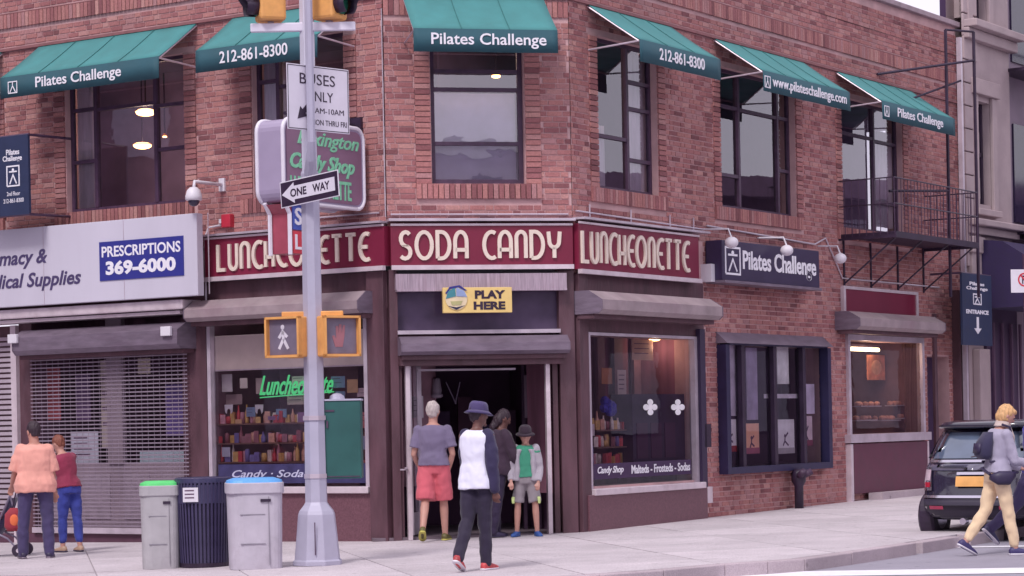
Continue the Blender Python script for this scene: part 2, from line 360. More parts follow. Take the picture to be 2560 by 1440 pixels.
for i in range(len(kc) - 1):                       # kerb: one stone about every 1.2 m
    a0, a1, b0, b1 = kc[i], kc[i + 1], ki[i], ki[i + 1]; n = max(1, round((a1 - a0).length / 1.4))
    for k in range(n):
        t0 = k / n + .004; t1 = (k + 1) / n - .004; h = random.uniform(-.003, .003)
        q = [a0.lerp(a1, t0), a0.lerp(a1, t1), b0.lerp(b1, t1), b0.lerp(b1, t0)]
        mb.add([(p.x, p.y, gz(p.x) - .2) for p in q] + [(p.x, p.y, gz(p.x) + h) for p in q], [(4, 5, 6, 7), (0, 1, 5, 4), (1, 2, 6, 5), (2, 3, 7, 6), (3, 0, 4, 7)])
mb.build('kerb', M_kerb, kind='structure', bevel=.012)
poly = ki + [ki[-1] + Vector((-9, 5)), Vector((-1.2, 32.6)), ki[0] + Vector((-1, 9))]
pave = MB()
pave.add([(p.x, p.y, gz(p.x) - .012) for p in poly], [tuple(range(len(poly)))])
pavement = pave.build('pavement', M_joint, kind='structure', normals=False)
bm = bmesh.new(); vs = [bm.verts.new((p.x, p.y, 0)) for p in poly]; bm.faces.new(vs)
uB = Vector(FB.u); nB = Vector(FB.n); step = 1.52
for d, cnt in ((uB, 34), (nB, 30)):
    for i in range(-cnt, cnt):
        c = Vector((C1[0], C1[1])) + d * (i * step + .6)
        geom = bm.verts[:] + bm.edges[:] + bm.faces[:]
        bmesh.ops.bisect_plane(bm, geom=geom, plane_co=(c.x, c.y, 0), plane_no=(d.x, d.y, 0))
nsl = 0
sl_all = []
for f in bm.faces:
    ps = [Vector((v.co.x, v.co.y)) for v in f.verts]
    c = sum(ps, Vector((0, 0))) / len(ps)
    if f.calc_area() < .02: continue
    q = [p + (c - p).normalized() * .010 for p in ps]
    h = random.uniform(-.0015, .0015)
    sl_all.append((c, q, h))
bm.free()
rest = MB()
for c, q, h in sl_all:
    n = len(q); vis = abs(c.x / c.y) < .26 and c.y < 42
    tgt = MB() if vis and nsl < 290 else rest
    tgt.add([(p.x, p.y, gz(p.x) - .03) for p in q] + [(p.x, p.y, gz(p.x) + h) for p in q], [tuple(range(n, 2 * n))] + [(i, (i + 1) % n, (i + 1) % n + n, i + n) for i in range(n)])
    if tgt is not rest: tgt.build('slab', M_slab, pavement, normals=False); nsl += 1
if rest.v: rest.build('slab', M_slab, pavement, kind='stuff', normals=False)
# crosswalk bars and stop line on the road
def road_poly(name, pts, lift=.005):
    m_ = MB(); m_.add([(p.x, p.y, rz(p.x) + lift) for p in pts], [tuple(range(len(pts)))])
    o = m_.build(name, M_paint, normals=False, kind='structure'); return o
a, b = G(1700, 1434, .13), G(2700, 1418, .13); dv = (b - a).normalized(); nn = Vector((-dv.y, dv.x, 0))
road_poly('crosswalk_line', [a - nn * .75, b - nn * .75 + dv * 4, b + dv * 4, a])
a, b = G(2205, 1373, .13), G(2420, 1371, .13)
road_poly('stop_line', [a, b + dv * 1.5, b + dv * 1.5 + nn * .22, a + nn * .22])
# ---------------------------------------------------------------- the brick corner building
bld = thing('brick_building', 'two storey red brick corner building with chamfered entrance corner and shops below', 'building', (0, 0, 0))
def on(face, mb): return mb.xf(face.M)
TOPZ = 8.55
WA = [(-5.75, -3.47, 4.70, 6.78), (-2.24, -.66, 4.66, 6.78)]
WB = [(.62, 1.88, 4.70, 6.78)]
WC = [(.70, 2.34, 4.70, 6.78), (4.22, 6.73, 4.68, 6.78), (8.42, 10.87, 4.62, 6.78)]
HG = 3.62                                         # shop fronts up to here
HA = WA + [(-9.0, -7.2, 4.7, 6.78)]
shopA = FA.rect(540, 842, 922, 1212)
shopC = FC.rect(1468, 838, 1737, 1200); poster = FC.rect(1800, 862, 2052, 1155); far = FC.rect(2118, 850, 2302, 1080)
sC_end = 13.35
def wall(face, s0, s1, z0, z1, holes, depth=.16):
    xs = sorted({s0, s1} | {h[i] for h in holes for i in (0, 1) if s0 < h[i] < s1}); zs = sorted({z0, z1} | {h[i] for h in holes for i in (2, 3) if z0 < h[i] < z1})
    m_ = MB()
    for a, b in zip(xs[:-1], xs[1:]):
        for c, d in zip(zs[:-1], zs[1:]):
            mx, mz = (a + b) / 2, (c + d) / 2
            if any(h[0] < mx < h[1] and h[2] < mz < h[3] for h in holes): continue
            m_.quad((a, 0, c), (b, 0, c), (b, 0, d), (a, 0, d)); m_.quad((a, .3, d), (b, .3, d), (b, .3, c), (a, .3, c))
    for h in holes:
        a, b, c, d = h
        m_.quad((a, 0, c), (a, .3, c), (a, .3, d), (a, 0, d)); m_.quad((b, .3, c), (b, 0, c), (b, 0, d), (b, .3, d))
        m_.quad((a, 0, c), (b, 0, c), (b, .3, c), (a, .3, c)); m_.quad((a, .3, d), (b, .3, d), (b, 0, d), (a, 0, d))
    return m_
PITCH = .0738; JT = .016
brick_spots = []
def brick_box(m_, x0, x1, z0, z1, y0, y1=.0):
    m_.add([(x0, y0, z0), (x1, y0, z0), (x1, y0, z1), (x0, y0, z1), (x0, y1, z0), (x1, y1, z0), (x1, y1, z1), (x0, y1, z1)],
           [(0, 1, 2, 3), (1, 5, 6, 2), (0, 3, 7, 4), (3, 2, 6, 7), (0, 4, 5, 1)])
def bricks(m_, face, s0, s1, z0, z1, holes, base=0.0, collect=None):
    k = 0; z = z0
    while z + PITCH <= z1 + .001:
        zt = z + PITCH - JT
        iv = [(s0, s1)]
        for h in holes:
            if h[2] < zt and h[3] > z:
                nv = []
                for a, b in iv:
                    if h[1] <= a or h[0] >= b: nv.append((a, b)); continue
                    if h[0] > a: nv.append((a, h[0]))
                    if h[1] < b: nv.append((h[1], b))
                iv = nv
        ph = [0, .155, .05, .205][k % 4]
        x = s0 - ph - .1; j = k
        seq = []
        while x < s1:
            ln = .20 if (j % 2 == 0 or k % 3 == 1) else .098
            seq.append((x, x + ln)); x += ln + JT * .9; j += 1
        for a0, b0 in seq:
            for a, b in iv:
                lo, hi = max(a0, a), min(b0, b)
                if hi - lo < .035: continue
                y = -(.009 + random.uniform(-.002, .003)) - base
                if collect is not None and abs(hi - lo - .20) < .002: collect.append(((lo + hi) / 2, z, y))
                else: brick_box(m_, lo, hi, z, zt, y)
        z += PITCH; k += 1
def soldiers(m_, s0, s1, z0, z1, y, pitch=.0738, y1=0.0):
    x = s0
    while x + pitch <= s1 + .01:
        brick_box(m_, x, min(s1, x + pitch - .011), z0, z1, y - random.uniform(0, .004), y1); x += pitch
def jambs(m_, s0, s1, z0, z1):                    # projecting stack of stretchers each side of a window
    for a, b in ((s0 - .215, s0 - .012), (s1 + .012, s1 + .215)):
        z = z0
        while z + PITCH < z1:
            brick_box(m_, a, b, z, z + PITCH - .014, -.024 - random.uniform(0, .004)); z += PITCH
def pad(h, a): return (h[0] - a, h[1] + a, h[2] - .23, h[3] + .02)
BAND = [(6.92, 7.14), (7.50, 7.58)]
faces = [('A', FA, -9.0, -.005, 4.05, TOPZ, HA, [(-9, 0, 0, 4.05)]),
         ('B', FB, .005, 2.506, 4.12, TOPZ, WB, []),
         ('C', FC, .005, sC_end, .0, TOPZ, WC + [shopC, poster, far, (11.75, 12.75, 0, 2.55)], [(-1, 3.62, 0, 4.12)])]
spotsB = []
walls = {}
for nm, face, s0, s1, z0, z1, holes, skip in faces:
    wo = wall(face, s0, s1, z0 if nm != 'C' else -.15, z1, holes + ([] if nm != 'C' else []))
    wobj = on(face, wo).build('wall', M_mortar, bld, normals=False); walls[nm] = wobj
    mbk = MB()
    hs = [pad(h, .22) if h in WA + WB + WC + [HA[-1]] else h for h in holes] + [(-20, 20, 7.16, 7.20), (-20, 20, 7.50, 7.72)] + skip
    if nm == 'B': hs += [(-20, 20, 6.90, 7.16)]
    zz = z0 + .01 if nm != 'C' else .0
    if nm == 'C': hs += [(s0 - 1, 3.62, -1, 4.12)]
    bricks(mbk, face, s0 + (.0 if nm == 'C' else .0), s1, zz, z1 - .12, hs, collect=spotsB if nm == 'B' else None)
    for h in holes:
        if h in WA + WB + WC + [HA[-1]]:
            jambs(mbk, h[0], h[1], h[2], h[3]); soldiers(mbk, h[0] - .215, h[1] + .215, h[2] - .20, h[2] - .005, -.045)
            soldiers(mbk, h[0] - .215, h[1] + .215, h[3] + .0, h[3] + .19, -.012) if False else None
    soldiers(mbk, s0, s1, 7.50, 7.70, -.035)
    if nm == 'B': soldiers(mbk, s0, s1, 6.92, 7.13, -.02)
    mbk2 = mbk
    x = 0
    on(face, mbk).build('brick', M_brick, wobj, kind='stuff', normals=False)
    ml = MB(); ml.box(s0, s1, -.05, .0, 7.16, 7.20); ml.box(s0, s1, -.03, .0, 7.705, 7.72)
    on(face, ml).build('string_course', mat('string_course', (.26, .11, .12), .85, var=.2), wobj)
    cp = MB(); cp.box(s0 - (.05 if nm != 'B' else -.02), s1 + .05, -.09, .34, TOPZ, TOPZ + .09)
    on(face, cp).build('coping', mat('coping_stone', (.36, .27, .31), .8, var=.2, dirt=.4), wobj, bevel=.01)
# 300 bricks nearest the middle of the chamfer as single parts, the others joined
spotsB.sort(key=lambda t: (t[0] - 1.25) ** 2 * .5 + (t[1] - 5.3) ** 2)
mb1 = MB(); brick_box(mb1, -.10, .10, 0, PITCH - JT, 0, .012)
me = bpy.data.meshes.new('brick'); me.from_pydata(mb1.v, [], mb1.f); me.materials.append(M_brick)
rest = MB()
for i, (x, z, y) in enumerate(spotsB):
    if i < 299:
        o = bpy.data.objects.new('brick', me); COL.objects.link(o); o.parent = walls['B']; o.matrix_world = FB.M @ Matrix.Translation((x, y, z))
    else: brick_box(rest, x - .1, x + .1, z, z + PITCH - JT, y)
on(FB, rest).build('brick', M_brick, walls['B'], kind='stuff', normals=False)
# roof slab closing the top and party wall
mb = MB()
rp = [Vector(C1) - uA * 9, Vector(C1), Vector(C2), Vector(C2) + uC * sC_end, Vector(C2) + uC * sC_end + Vector(FC.n) * 9, Vector(C1) - uA * 9 + Vector(FA.n) * 9]
mb.prismz([(p.x, p.y) for p in rp], 8.0, 8.1); mb.build('roof', M_dark, bld)
mb = MB(); mb.prismz([(p.x, p.y) for p in [rp[0] + Vector(FA.n) * .25, rp[1] + Vector(FB.n) * .25, rp[2] + Vector(FB.n) * .25, rp[3] + Vector(FC.n) * .25, rp[4], rp[5]]], 3.70, 3.95); mb.build('floor_slab', M_dark, bld)

# ---- upper windows
M_curtain = mat('pale_curtain', (.88, .80, .84), .9, var=.15, scale=5, bump=.4, bscale=8, stretch=(6, 1, .6))
M_room = mat('upper_room', (.20, .14, .24), .9, var=.4, scale=1.4)
M_lampglow = emit('warm_lamp', (1, .50, .18), 8)
def window(face, h, vb, hb, curt=(), name='window', fr=.05, rec=.13, m=M_steel, g=M_glass, room=True, roomd=2.6, rm=None, label=None):
    s0, s1, z0, z1 = h
    fm = MB(); y0, y1 = rec - .03, rec + .03
    fm.box(s0, s0 + fr, y0, y1, z0, z1); fm.box(s1 - fr, s1, y0, y1, z0, z1); fm.box(s0 + fr, s1 - fr, y0, y1, z1 - fr, z1); fm.box(s0 + fr, s1 - fr, y0, y1, z0, z0 + fr)
    cols = [s0 + fr] + sorted(vb) + [s1 - fr]
    for v in vb: fm.box(v - .03, v + .03, y0 - .012, y1, z0 + fr, z1 - fr)
    w_ = on(face, fm).build(name, m, bld, label=label)
    for i in range(len(cols) - 1):
        a = cols[i] + (.03 if i else 0); b = cols[i + 1] - (.03 if i < len(cols) - 2 else 0)
        zs_ = [z0 + fr] + sorted(z for c, z in hb if c == i) + [z1 - fr]
        for c, z in hb:
            if c == i:
                bmz = MB(); bmz.box(a, b, y0 - .006, y1 - .01, z - .025, z + .025); on(face, bmz).build('glazing_bar', m, w_)
        for q in range(len(zs_) - 1):
            pm = MB(); dx = random.uniform(-.004, .004)
            pm.quad((a, rec, zs_[q]), (b, rec + dx, zs_[q]), (b, rec + dx, zs_[q + 1]), (a, rec, zs_[q + 1])); on(face, pm).build('pane', g, w_, normals=False)
    if False:
        rmb = MB(); e = .12
        x0, x1, yb = s0 - e, s1 + e, roomd
        zf, zc = z0 - .35, z1 + .2
        rmb.quad((x0, yb, zf), (x1, yb, zf), (x1, yb, zc), (x0, yb, zc)); rmb.quad((x0, .31, zf), (x0, yb, zf), (x0, yb, zc), (x0, .31, zc)); rmb.quad((x1, yb, zf), (x1, .31, zf), (x1, .31, zc), (x1, yb, zc))
        rmb.quad((x0, .31, zc), (x1, .31, zc), (x1, yb, zc), (x0, yb, zc)); rmb.quad((x0, yb, zf), (x0, .31, zf), (x1, .31, zf), (x1, yb, zf))
        on(face, rmb).build('interior', rm or M_room, bld, normals=False)
    for (a, b, c, d) in curt:
        cm = MB(); n = max(4, int((b - a) / .05)); 
        for k in range(n):
            xa, xb = a + (b - a) * k / n, a + (b - a) * (k + 1) / n; ya, yb2 = .185 + .02 * math.sin(k * 1.9), .185 + .02 * math.sin((k + 1) * 1.9)
            cm.quad((xa, ya, c), (xb, yb2, c), (xb, yb2, d), (xa, ya, d))
        on(face, cm).build('curtain', M_curtain, w_, smooth=True, normals=False)
    return w_
def fs(face, px, py, d=-.13): return face.hit(px, py, d)[0]
def fz(face, px, py, d=-.13): return face.hit(px, py, d)[1]
a1, a2 = fs(FA, 245, 400), fs(FA, 395, 400)
window(FA, WA[0], [a1, a2], [(0, fz(FA, 205, 276)), (0, fz(FA, 205, 406)), (1, fz(FA, 300, 268)), (2, fz(FA, 425, 262)), (2, fz(FA, 425, 372))], [(WA[0][0] + .06, a1 - .08, 4.75, 6.7)], label='wide steel window with pale curtain in its left column')
window(FA, WA[1], [fs(FA, 700, 300)], [(0, fz(FA, 670, 205)), (1, fz(FA, 800, 205)), (0, 5.5)], [(WA[1][0] + .06, WA[1][0] + .42, 4.75, 6.7)])
window(FA, HA[-1], [], [(0, 5.7)])
bh = WB[0]; zb = [fz(FB, 1200, 225), fz(FB, 1200, 360)]
window(FB, bh, [], g=glass('mirror_glass', tint=(.9, .88, .95), refl=2.3, wav=.012), hb=[(0, fz(FB, 1200, 180)), (0, zb[0]), (0, zb[1])], fr=.065, label='upper window over the entrance with two large pale reflecting panes')
window(FC, WC[0], [fs(FC, 1563, 300)], [(0, fz(FC, 1530, 345)), (1, fz(FC, 1600, 212)), (1, fz(FC, 1600, 278)), (1, fz(FC, 1600, 405))], [(fs(FC, 1570, 300), fs(FC, 1632, 300), 4.75, 6.7), (WC[0][0] + .1, WC[0][0] + .45, 4.75, 5.6)])
c1, c2 = fs(FC, 1843, 400), fs(FC, 1940, 400)
window(FC, WC[1], [c1, c2], [(0, fz(FC, 1825, 440)), (0, fz(FC, 1825, 270)), (1, fz(FC, 1890, 285)), (2, fz(FC, 1965, 300)), (2, fz(FC, 1965, 430))], [(c2 + .05, WC[1][1] - .2, 4.75, 6.6)])
window(FC, WC[2], [fs(FC, 2180, 400)], [(0, fz(FC, 2140, 340)), (1, fz(FC, 2215, 360)), (1, 5.15)], [(fs(FC, 2195, 400), fs(FC, 2245, 400), 4.75, 6.4)])
rmb = MB(); DP = 3.0
def off_i(p, fa, fb, d):
    a = Vector(p) + Vector(fa.n) * d; ua = Vector(fa.u); b = Vector(p) + Vector(fb.n) * d; ub = Vector(fb.u)
    cr_ = ua.x * ub.y - ua.y * ub.x; t_ = ((b - a).x * ub.y - (b - a).y * ub.x) / cr_; return a + ua * t_
bp_ = [Vector(C1) - uA * 11 + Vector(FA.n) * DP, off_i(C1, FA, FB, DP), off_i(C2, FB, FC, DP), Vector(C2) + uC * 16 + Vector(FC.n) * DP]
fp_ = [Vector(C1) - uA * 11 + Vector(FA.n) * .31, off_i(C1, FA, FB, .31), off_i(C2, FB, FC, .31), Vector(C2) + uC * 16 + Vector(FC.n) * .31]
for i in range(3):
    a, b, c, d = bp_[i], bp_[i + 1], fp_[i + 1], fp_[i]
    rmb.quad((a.x, a.y, 4.0), (b.x, b.y, 4.0), (b.x, b.y, 7.2), (a.x, a.y, 7.2))
    for z in (4.02, 7.15): rmb.quad((a.x, a.y, z), (b.x, b.y, z), (c.x, c.y, z), (d.x, d.y, z))
rmb.build('interior', M_room, bld, normals=False)
# pale reflection in the central panes, put into the colour of a sheet
# lavender sheet behind the glass paints the mirrored brightness; no real blind
cm = MB(); cm.quad((bh[0] + .07, .24, 4.78), (bh[1] - .07, .24, 4.78), (bh[1] - .07, .24, zb[0] - .03), (bh[0] + .07, .24, zb[0] - .03))
blind = on(FB, cm).build('window_film', mat('lavender_film', (.72, .66, .80), .3, var=.22, scale=2.2), bld, normals=False)
# ceiling lamps seen through the upper windows
def pendant(face, px, py, d, sx=.14, lbl='', z=None, colm=M_lampglow):
    s, zz = face.hit(px, py, d)
    d = d
    t = thing('ceiling_lamp', lbl, 'lamp', (s, -d, zz), face, group='warm ceiling lamps glowing behind upper windows')
    mbl = MB(); mbl.ball((s, -d, zz), (sx, sx, sx * .38), 14, 8); mbl.build('shade', colm, t, smooth=True)
    pl = bpy.data.lights.new('lamp_light', 'POINT'); pl.energy = (15 * sx / .14 if z is None else z); pl.color = (1, .74, .56); pl.shadow_soft_size = .06; po = bpy.data.objects.new('lamp_light', pl); COL.objects.link(po); po.parent = t; po.location = (0, 0, -sx * .5 - .08)
    ms = MB(); ms.box(s - .008, s + .008, -d - .008, -d + .008, zz + .04, 6.95 if zz > 4.3 else 3.5); ms.build('stem', M_black, t)
    mc = MB(); mc.lathe([(sx * .5, .05), (sx * .8, .03), (sx * 1.05, 0.015)], (s, -d, zz), 14); mc.build('rim', mat('amber_rim', (.55, .16, .05), .5), t)
pendant(FA, 364, 281, -1.2, .15, 'upper of two warm ceiling lamps in the wide left window')
pendant(FA, 356, 364, -1.8, .14, 'lower of two warm ceiling lamps in the wide left window')
pendant(FA, 412, 342, -2.0, .035, 'tiny warm lamp in the right column of the wide left window')
pendant(FB, 1146, 121, -.9, .11, 'pale warm lamp just under the central green awning')
pendant(FB, 1240, 191, -1.8, .065, 'small warm lamp at the top of the central upper window')
for px, py in ((1890, 330), (1885, 410)): pass

# ---- awnings
def awning(face, s0, s1, lbl, txt, icon=False, ts=None, shear=0.0, nm='awning', sloped_top=7.17):
    t = thing(nm, lbl, 'awning', (s0, 0, 6.28), face, group='green canvas awnings over the upper windows')
    D = .8; zt, zf, zb_ = sloped_top, 6.61, 6.31
    m_ = MB(); n = 14; rows = 6
    P = [[None] * (n + 1) for _ in range(rows + 1)]
    for j in range(rows + 1):
        for i in range(n + 1):
            f = j / rows; x = s0 + (s1 - s0) * i / n; sag = .014 * math.sin(math.pi * f)
            P[j][i] = (x, -.02 - D * f, zt + (zf - zt) * f - sag)
    for j in range(rows):
        for i in range(n): m_.quad(P[j][i], P[j + 1][i], P[j + 1][i + 1], P[j][i + 1])
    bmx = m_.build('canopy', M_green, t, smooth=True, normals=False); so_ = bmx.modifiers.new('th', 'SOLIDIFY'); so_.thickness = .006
    v = MB(); n = 24
    for i in range(n):
        x, x2 = s0 + (s1 - s0) * i / n, s0 + (s1 - s0) * (i + 1) / n; wv = lambda q: .006 * math.sin(q * 5)
        v.quad((x, -.02 - D, zf), (x2, -.02 - D, zf), (x2, -.026 - D + wv(x2), zb_), (x, -.026 - D + wv(x), zb_))
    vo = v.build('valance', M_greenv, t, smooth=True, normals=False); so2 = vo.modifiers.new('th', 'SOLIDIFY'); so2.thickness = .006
    for q in range(1, max(2, round((s1 - s0) / .75))):
        xq = s0 + (s1 - s0) * q / max(2, round((s1 - s0) / .75)); sm = MB(); sm.tube([(xq, -.024 - D * j / 6, zt + (zf - zt) * j / 6 - .014 * math.sin(math.pi * j / 6) + .006) for j in range(7)], .005, 5); sm.build('seam', mat('seam_green', (.035, .16, .165), .8), t)
    fr = MB()
    for x in (s0 + .012, s1 - .012):
        fr.tube([(x, -.01, zt - .03), (x, -D, zf - .02)], .012, 6); fr.tube([(x, -.01, zf - .06), (x, -D, zf - .02)], .013, 6)
    fr.tube([(s0 + .012, -D + .0, zf - .02), (s1 - .012, -D, zf - .02)], .013, 6)
    fr.build('awning_frame', M_alu, t)
    if txt:
        a, b = ts; tm = MB(); dsc = any(c in 'gpqyj' for c in txt)
        tm.text(txt, a, b, zb_ + (.05 if dsc else .085), zf - .055, -.035 - D, .006, shear, .012); tm.build('lettering', M_letterw, t)
    if icon:
        ix = icon; im = MB(); y = -.036 - D
        for p in ([(ix, 6.37), (ix, 6.53), (ix + .17, 6.53), (ix + .17, 6.37), (ix, 6.37)], [(ix + .03, 6.38), (ix + .085, 6.47), (ix + .14, 6.38)], [(ix + .085, 6.47), (ix + .085, 6.52)]): im.strokes([p], .014, y, .005)
        im.build('emblem', M_letterw, t)
    return t
D8 = .84
def as_(face, px): return face.hit(px, 150, D8)[0]
awning(FA, -6.22, -3.19, 'green awning with Pilates Challenge lettering over the wide left window', 'Pilates Challenge', FA.hit(18, 215, D8)[0] + .02, (FA.hit(88, 200, D8)[0], FA.hit(302, 180, D8)[0]))
awning(FA, -2.53, -.45, 'green awning with phone number partly behind the signal pole', '212-861-8300', None, (FA.hit(548, 130, D8)[0], FA.hit(718, 110, D8)[0]))
awning(FA, -9.6, -6.98, 'green awning whose tip shows at the far left edge', None)
awning(FB, .27, 2.17, 'green awning with Pilates Challenge lettering above the chamfered corner window', 'Pilates Challenge', None, (FB.hit(1078, 85, D8)[0], FB.hit(1366, 90, D8)[0]))
awning(FC, .47, 2.74, 'green awning with phone number, first on the right-hand wall', '212-861-8300', None, (FC.hit(1650, 140, D8)[0], FC.hit(1762, 155, D8)[0]))
awning(FC, 4.06, 7.02, 'green awning with web address lettering, middle of the right-hand wall', 'www.pilateschallenge.com', FC.hit(1913, 210, D8)[0], (FC.hit(1932, 210, D8)[0], FC.hit(2117, 260, D8)[0]))
awning(FC, 8.24, 11.25, 'green awning with Pilates Challenge lettering above the fire escape', 'Pilates Challenge', FC.hit(2212, 270, D8)[0], (FC.hit(2245, 285, D8)[0], FC.hit(2358, 310, D8)[0]))

# ---------------------------------------------------------------- fascia signs with deco lettering
def arc(cx, cz, rx_, rz_, a0, a1, n=10):
    return [(cx + rx_ * math.cos(math.radians(a0 + (a1 - a0) * i / n)), cz + rz_ * math.sin(math.radians(a0 + (a1 - a0) * i / n))) for i in range(n + 1)]
GL = {
 'L': (.42, [[(0, 1), (0, .0), (.42, .0)]]),
 'U': (.44, [[(0, 1)] + arc(.22, .24, .22, .24, 180, 360) + [(.44, 1)]]),
 'N': (.44, [[(0, 0)] + arc(.22, .76, .22, .24, 180, 0) + [(.44, 0)]]),
 'C': (.46, [arc(.36, .5, .36, .5, 62, 298, 16)]),
 'H': (.44, [[(0, 1), (0, 0)], [(.44, 1), (.44, 0)], [(0, .38), (.44, .38)]]),
 'E': (.44, [arc(.36, .5, .36, .5, 66, 294, 16), [(.02, .5), (.40, .5)]]),
 'O': (.72, [arc(.36, .5, .36, .5, 0, 360, 22)]),
 'T': (.50, [[(0, 1), (.50, 1)], [(.25, 1), (.25, 0)]]),
 'S': (.50, [arc(.27, .74, .23, .26, 40, 270, 9) + arc(.23, .24, .25, .24, 90, -140, 9)]),
 'D': (.56, [[(0, 0), (0, 1), (.18, 1)] + arc(.18, .5, .38, .5, 90, -90, 12) + [(0, 0)]]),
 'A': (.54, [[(0, 0), (0, .55)] + arc(.27, .62, .27, .38, 180, 0, 12) + [(.54, 0)], [(0, .32), (.54, .32)]]),
 'Y': (.54, [[(0, 1), (.04, .62)] + arc(.27, .62, .23, .22, 180, 360, 8) + [(.54, 1)], [(.27, .4), (.27, 0)]]),
 ' ': (.30, [])}
def deco(mb_, word, s0, s1, z0, z1, y, th, dep=.03, gap=.26):
    wd = sum(GL[c][0] for c in word) + gap * (len(word) - 1); k = (s1 - s0) / wd; h = z1 - z0; x = 0
    for c in word:
        wv, st = GL[c]
        mb_.strokes([[(s0 + (x + p[0]) * k, z0 + p[1] * h) for p in pl] for pl in st], th, y, dep); x += wv + gap
M_frame = mat('sign_frame', (.68, .58, .64), .4, .2, var=.12, dirt=.35, dirtcol=(.4, .25, .3))
def fascia(face, s0, s1, z0, z1, word, t0, t1, lbl, d=.13):
    t = thing('fascia_sign', lbl, 'sign', (s0, 0, z0), face, group='maroon shop fascia signs')
    m_ = MB(); m_.box(s0, s1, -d, -.002, z0, z1); m_.build('panel', M_maroon, t)
    f_ = MB(); f_.box(s0, s1, -d - .02, -d + .002, z1, z1 + .028); f_.box(s0, s1, -d - .05, -d + .02, z0 - .06, z0)
    f_.build('frame', M_frame, t)
    l_ = MB(); h = z1 - z0; deco(l_, word, t0, t1, z0 + h * .17, z1 - h * .16, -d, .050)
    l_.build('lettering', M_letter, t)
zt_, zb2 = 4.13, 3.62
fascia(FA, FA.hit(512, 650, .13)[0], .05, zb2 - .01, zt_, 'LUNCHEONETTE', FA.hit(545, 650, .15)[0], FA.hit(920, 630, .15)[0], 'maroon LUNCHEONETTE fascia sign left of the corner, behind the signal pole')
fascia(FB, .03, 2.48, zb2 - .01, zt_, 'SODA CANDY', FB.hit(1000, 620, .15)[0], FB.hit(1400, 620, .15)[0], 'maroon SODA CANDY fascia sign above the corner entrance')
fascia(FC, -.06, FC.hit(1747, 640, .13)[0], 3.55, zt_ + .03, 'LUNCHEONETTE', FC.hit(1457, 620, .15)[0], FC.hit(1722, 640, .15)[0], 'maroon LUNCHEONETTE fascia sign on the right-hand wall')
# metal cap and conduit above the fascia
mb = MB(); mb.box(.0, 2.51, -.2, 0, 4.19, 4.225); on(FB, mb).build('sign_cap', M_alu, bld)
mb = MB(); mb.box(-3.2, .03, -.2, 0, 4.172, 4.2); on(FA, mb).build('sign_cap', M_alu, bld)
mb = MB(); mb.box(.0, 3.5, -.2, 0, 4.22, 4.25); on(FC, mb).build('sign_cap', M_alu, bld)
def conduit(face, pts, r=.012, m=M_alu, nm='conduit'):
    m_ = MB(); m_.tube(pts, r, 6); on(face, m_).build(nm, m, bld)
conduit(FB, [(.05, -.03, 4.29), (2.45, -.03, 4.29)])
conduit(FB, [(-.02, -.03, 4.26), (-.02, -.03, 7.0)], .008)
conduit(FC, [(.05, -.03, 4.34), (3.6, -.03, 4.30)])
for s in (.4, 1.5, 2.6, 3.3): conduit(FC, [(s, -.03, 4.28), (s, -.03, 4.45)])
conduit(FA, [(-1.2, -.03, 4.32), (-.1, -.03, 4.32)])

# ---------------------------------------------------------------- ground floor shop fronts
def housing(face, s0, s1, z0, z1, D, m, lbl, cut=.35):
    h = z1 - z0; pts = [(-.001, z0), (-D + .06, z0), (-D, z0 + h * .18), (-D, z1 - h * cut), (-D * .55, z1), (-.001, z1)]
    m_ = MB(); m_.prismx(pts, s0, s1); o = on(face, m_).build('shutter_housing', m, bld, label=lbl)
    for x in (s0 - .012, s1): e = MB(); e.prismx([(y * 1.02, z) for y, z in pts], x, x + .012); on(face, e).build('end_plate', M_house, o)
    r = MB(); r.box(s0 + .01, s1 - .01, -D * .7, -.05, z0 - .06, z0 - .002); on(face, r).build('shutter_roll', M_pier, o); return o
def plain(face, nm, m, s0, s1, z0, z1, y0, y1, bevel=.0, lbl=None):
    m_ = MB(); m_.box(s0, s1, y0, y1, z0, z1); return on(face, m_).build(nm, m, bld, bevel=bevel, label=lbl)
# --- left wall: display window
a0, a1_, az0, az1 = shopA
gA = lambda s: FA.gz(s) - .05
plain(FA, 'stall_riser', M_granite, FA.hit(505, 1300)[0], -.30, -.12, az0 - .10, -.06, .3, .006)
m_ = MB(); m_.box(a0 - .15, a1_ + .07, -.12, .05, az0 - .11, az0 - .02); on(FA, m_).build('window_sill', M_frame, bld, bevel=.01)
for x in (a0 - .1, a1_ + .02): plain(FA, 'window_post', M_alu, x - .03, x + .03, az0 - .02, 3.05, -.05, .05)
plain(FA, 'pilaster', M_pier, FA.hit(460, 1000)[0], a0 - .16, -.12, 3.08, -.03, .22, .006)
plain(FA, 'pilaster', M_pier, a1_ + .09, -.012, -.08, 3.55, -.1, .25, .006)
plain(FA, 'shop_header', M_pier, -3.35, -.005, 3.06, 3.55, -.02, .2)
m_ = MB(); m_.box(-9, -3.3, .0, .3, 3.2, 4.05); on(FA, m_).build('shop_header', M_pier, bld)
hA = FA.hit(470, 750, .45); housing(FA, FA.hit(460, 775, .42)[0], FA.hit(893, 760, .42)[0], FA.hit(700, 792, .42)[1], FA.hit(700, 737, .42)[1], .42, M_housel, 'cream steel shutter housing over the left display window', .45)
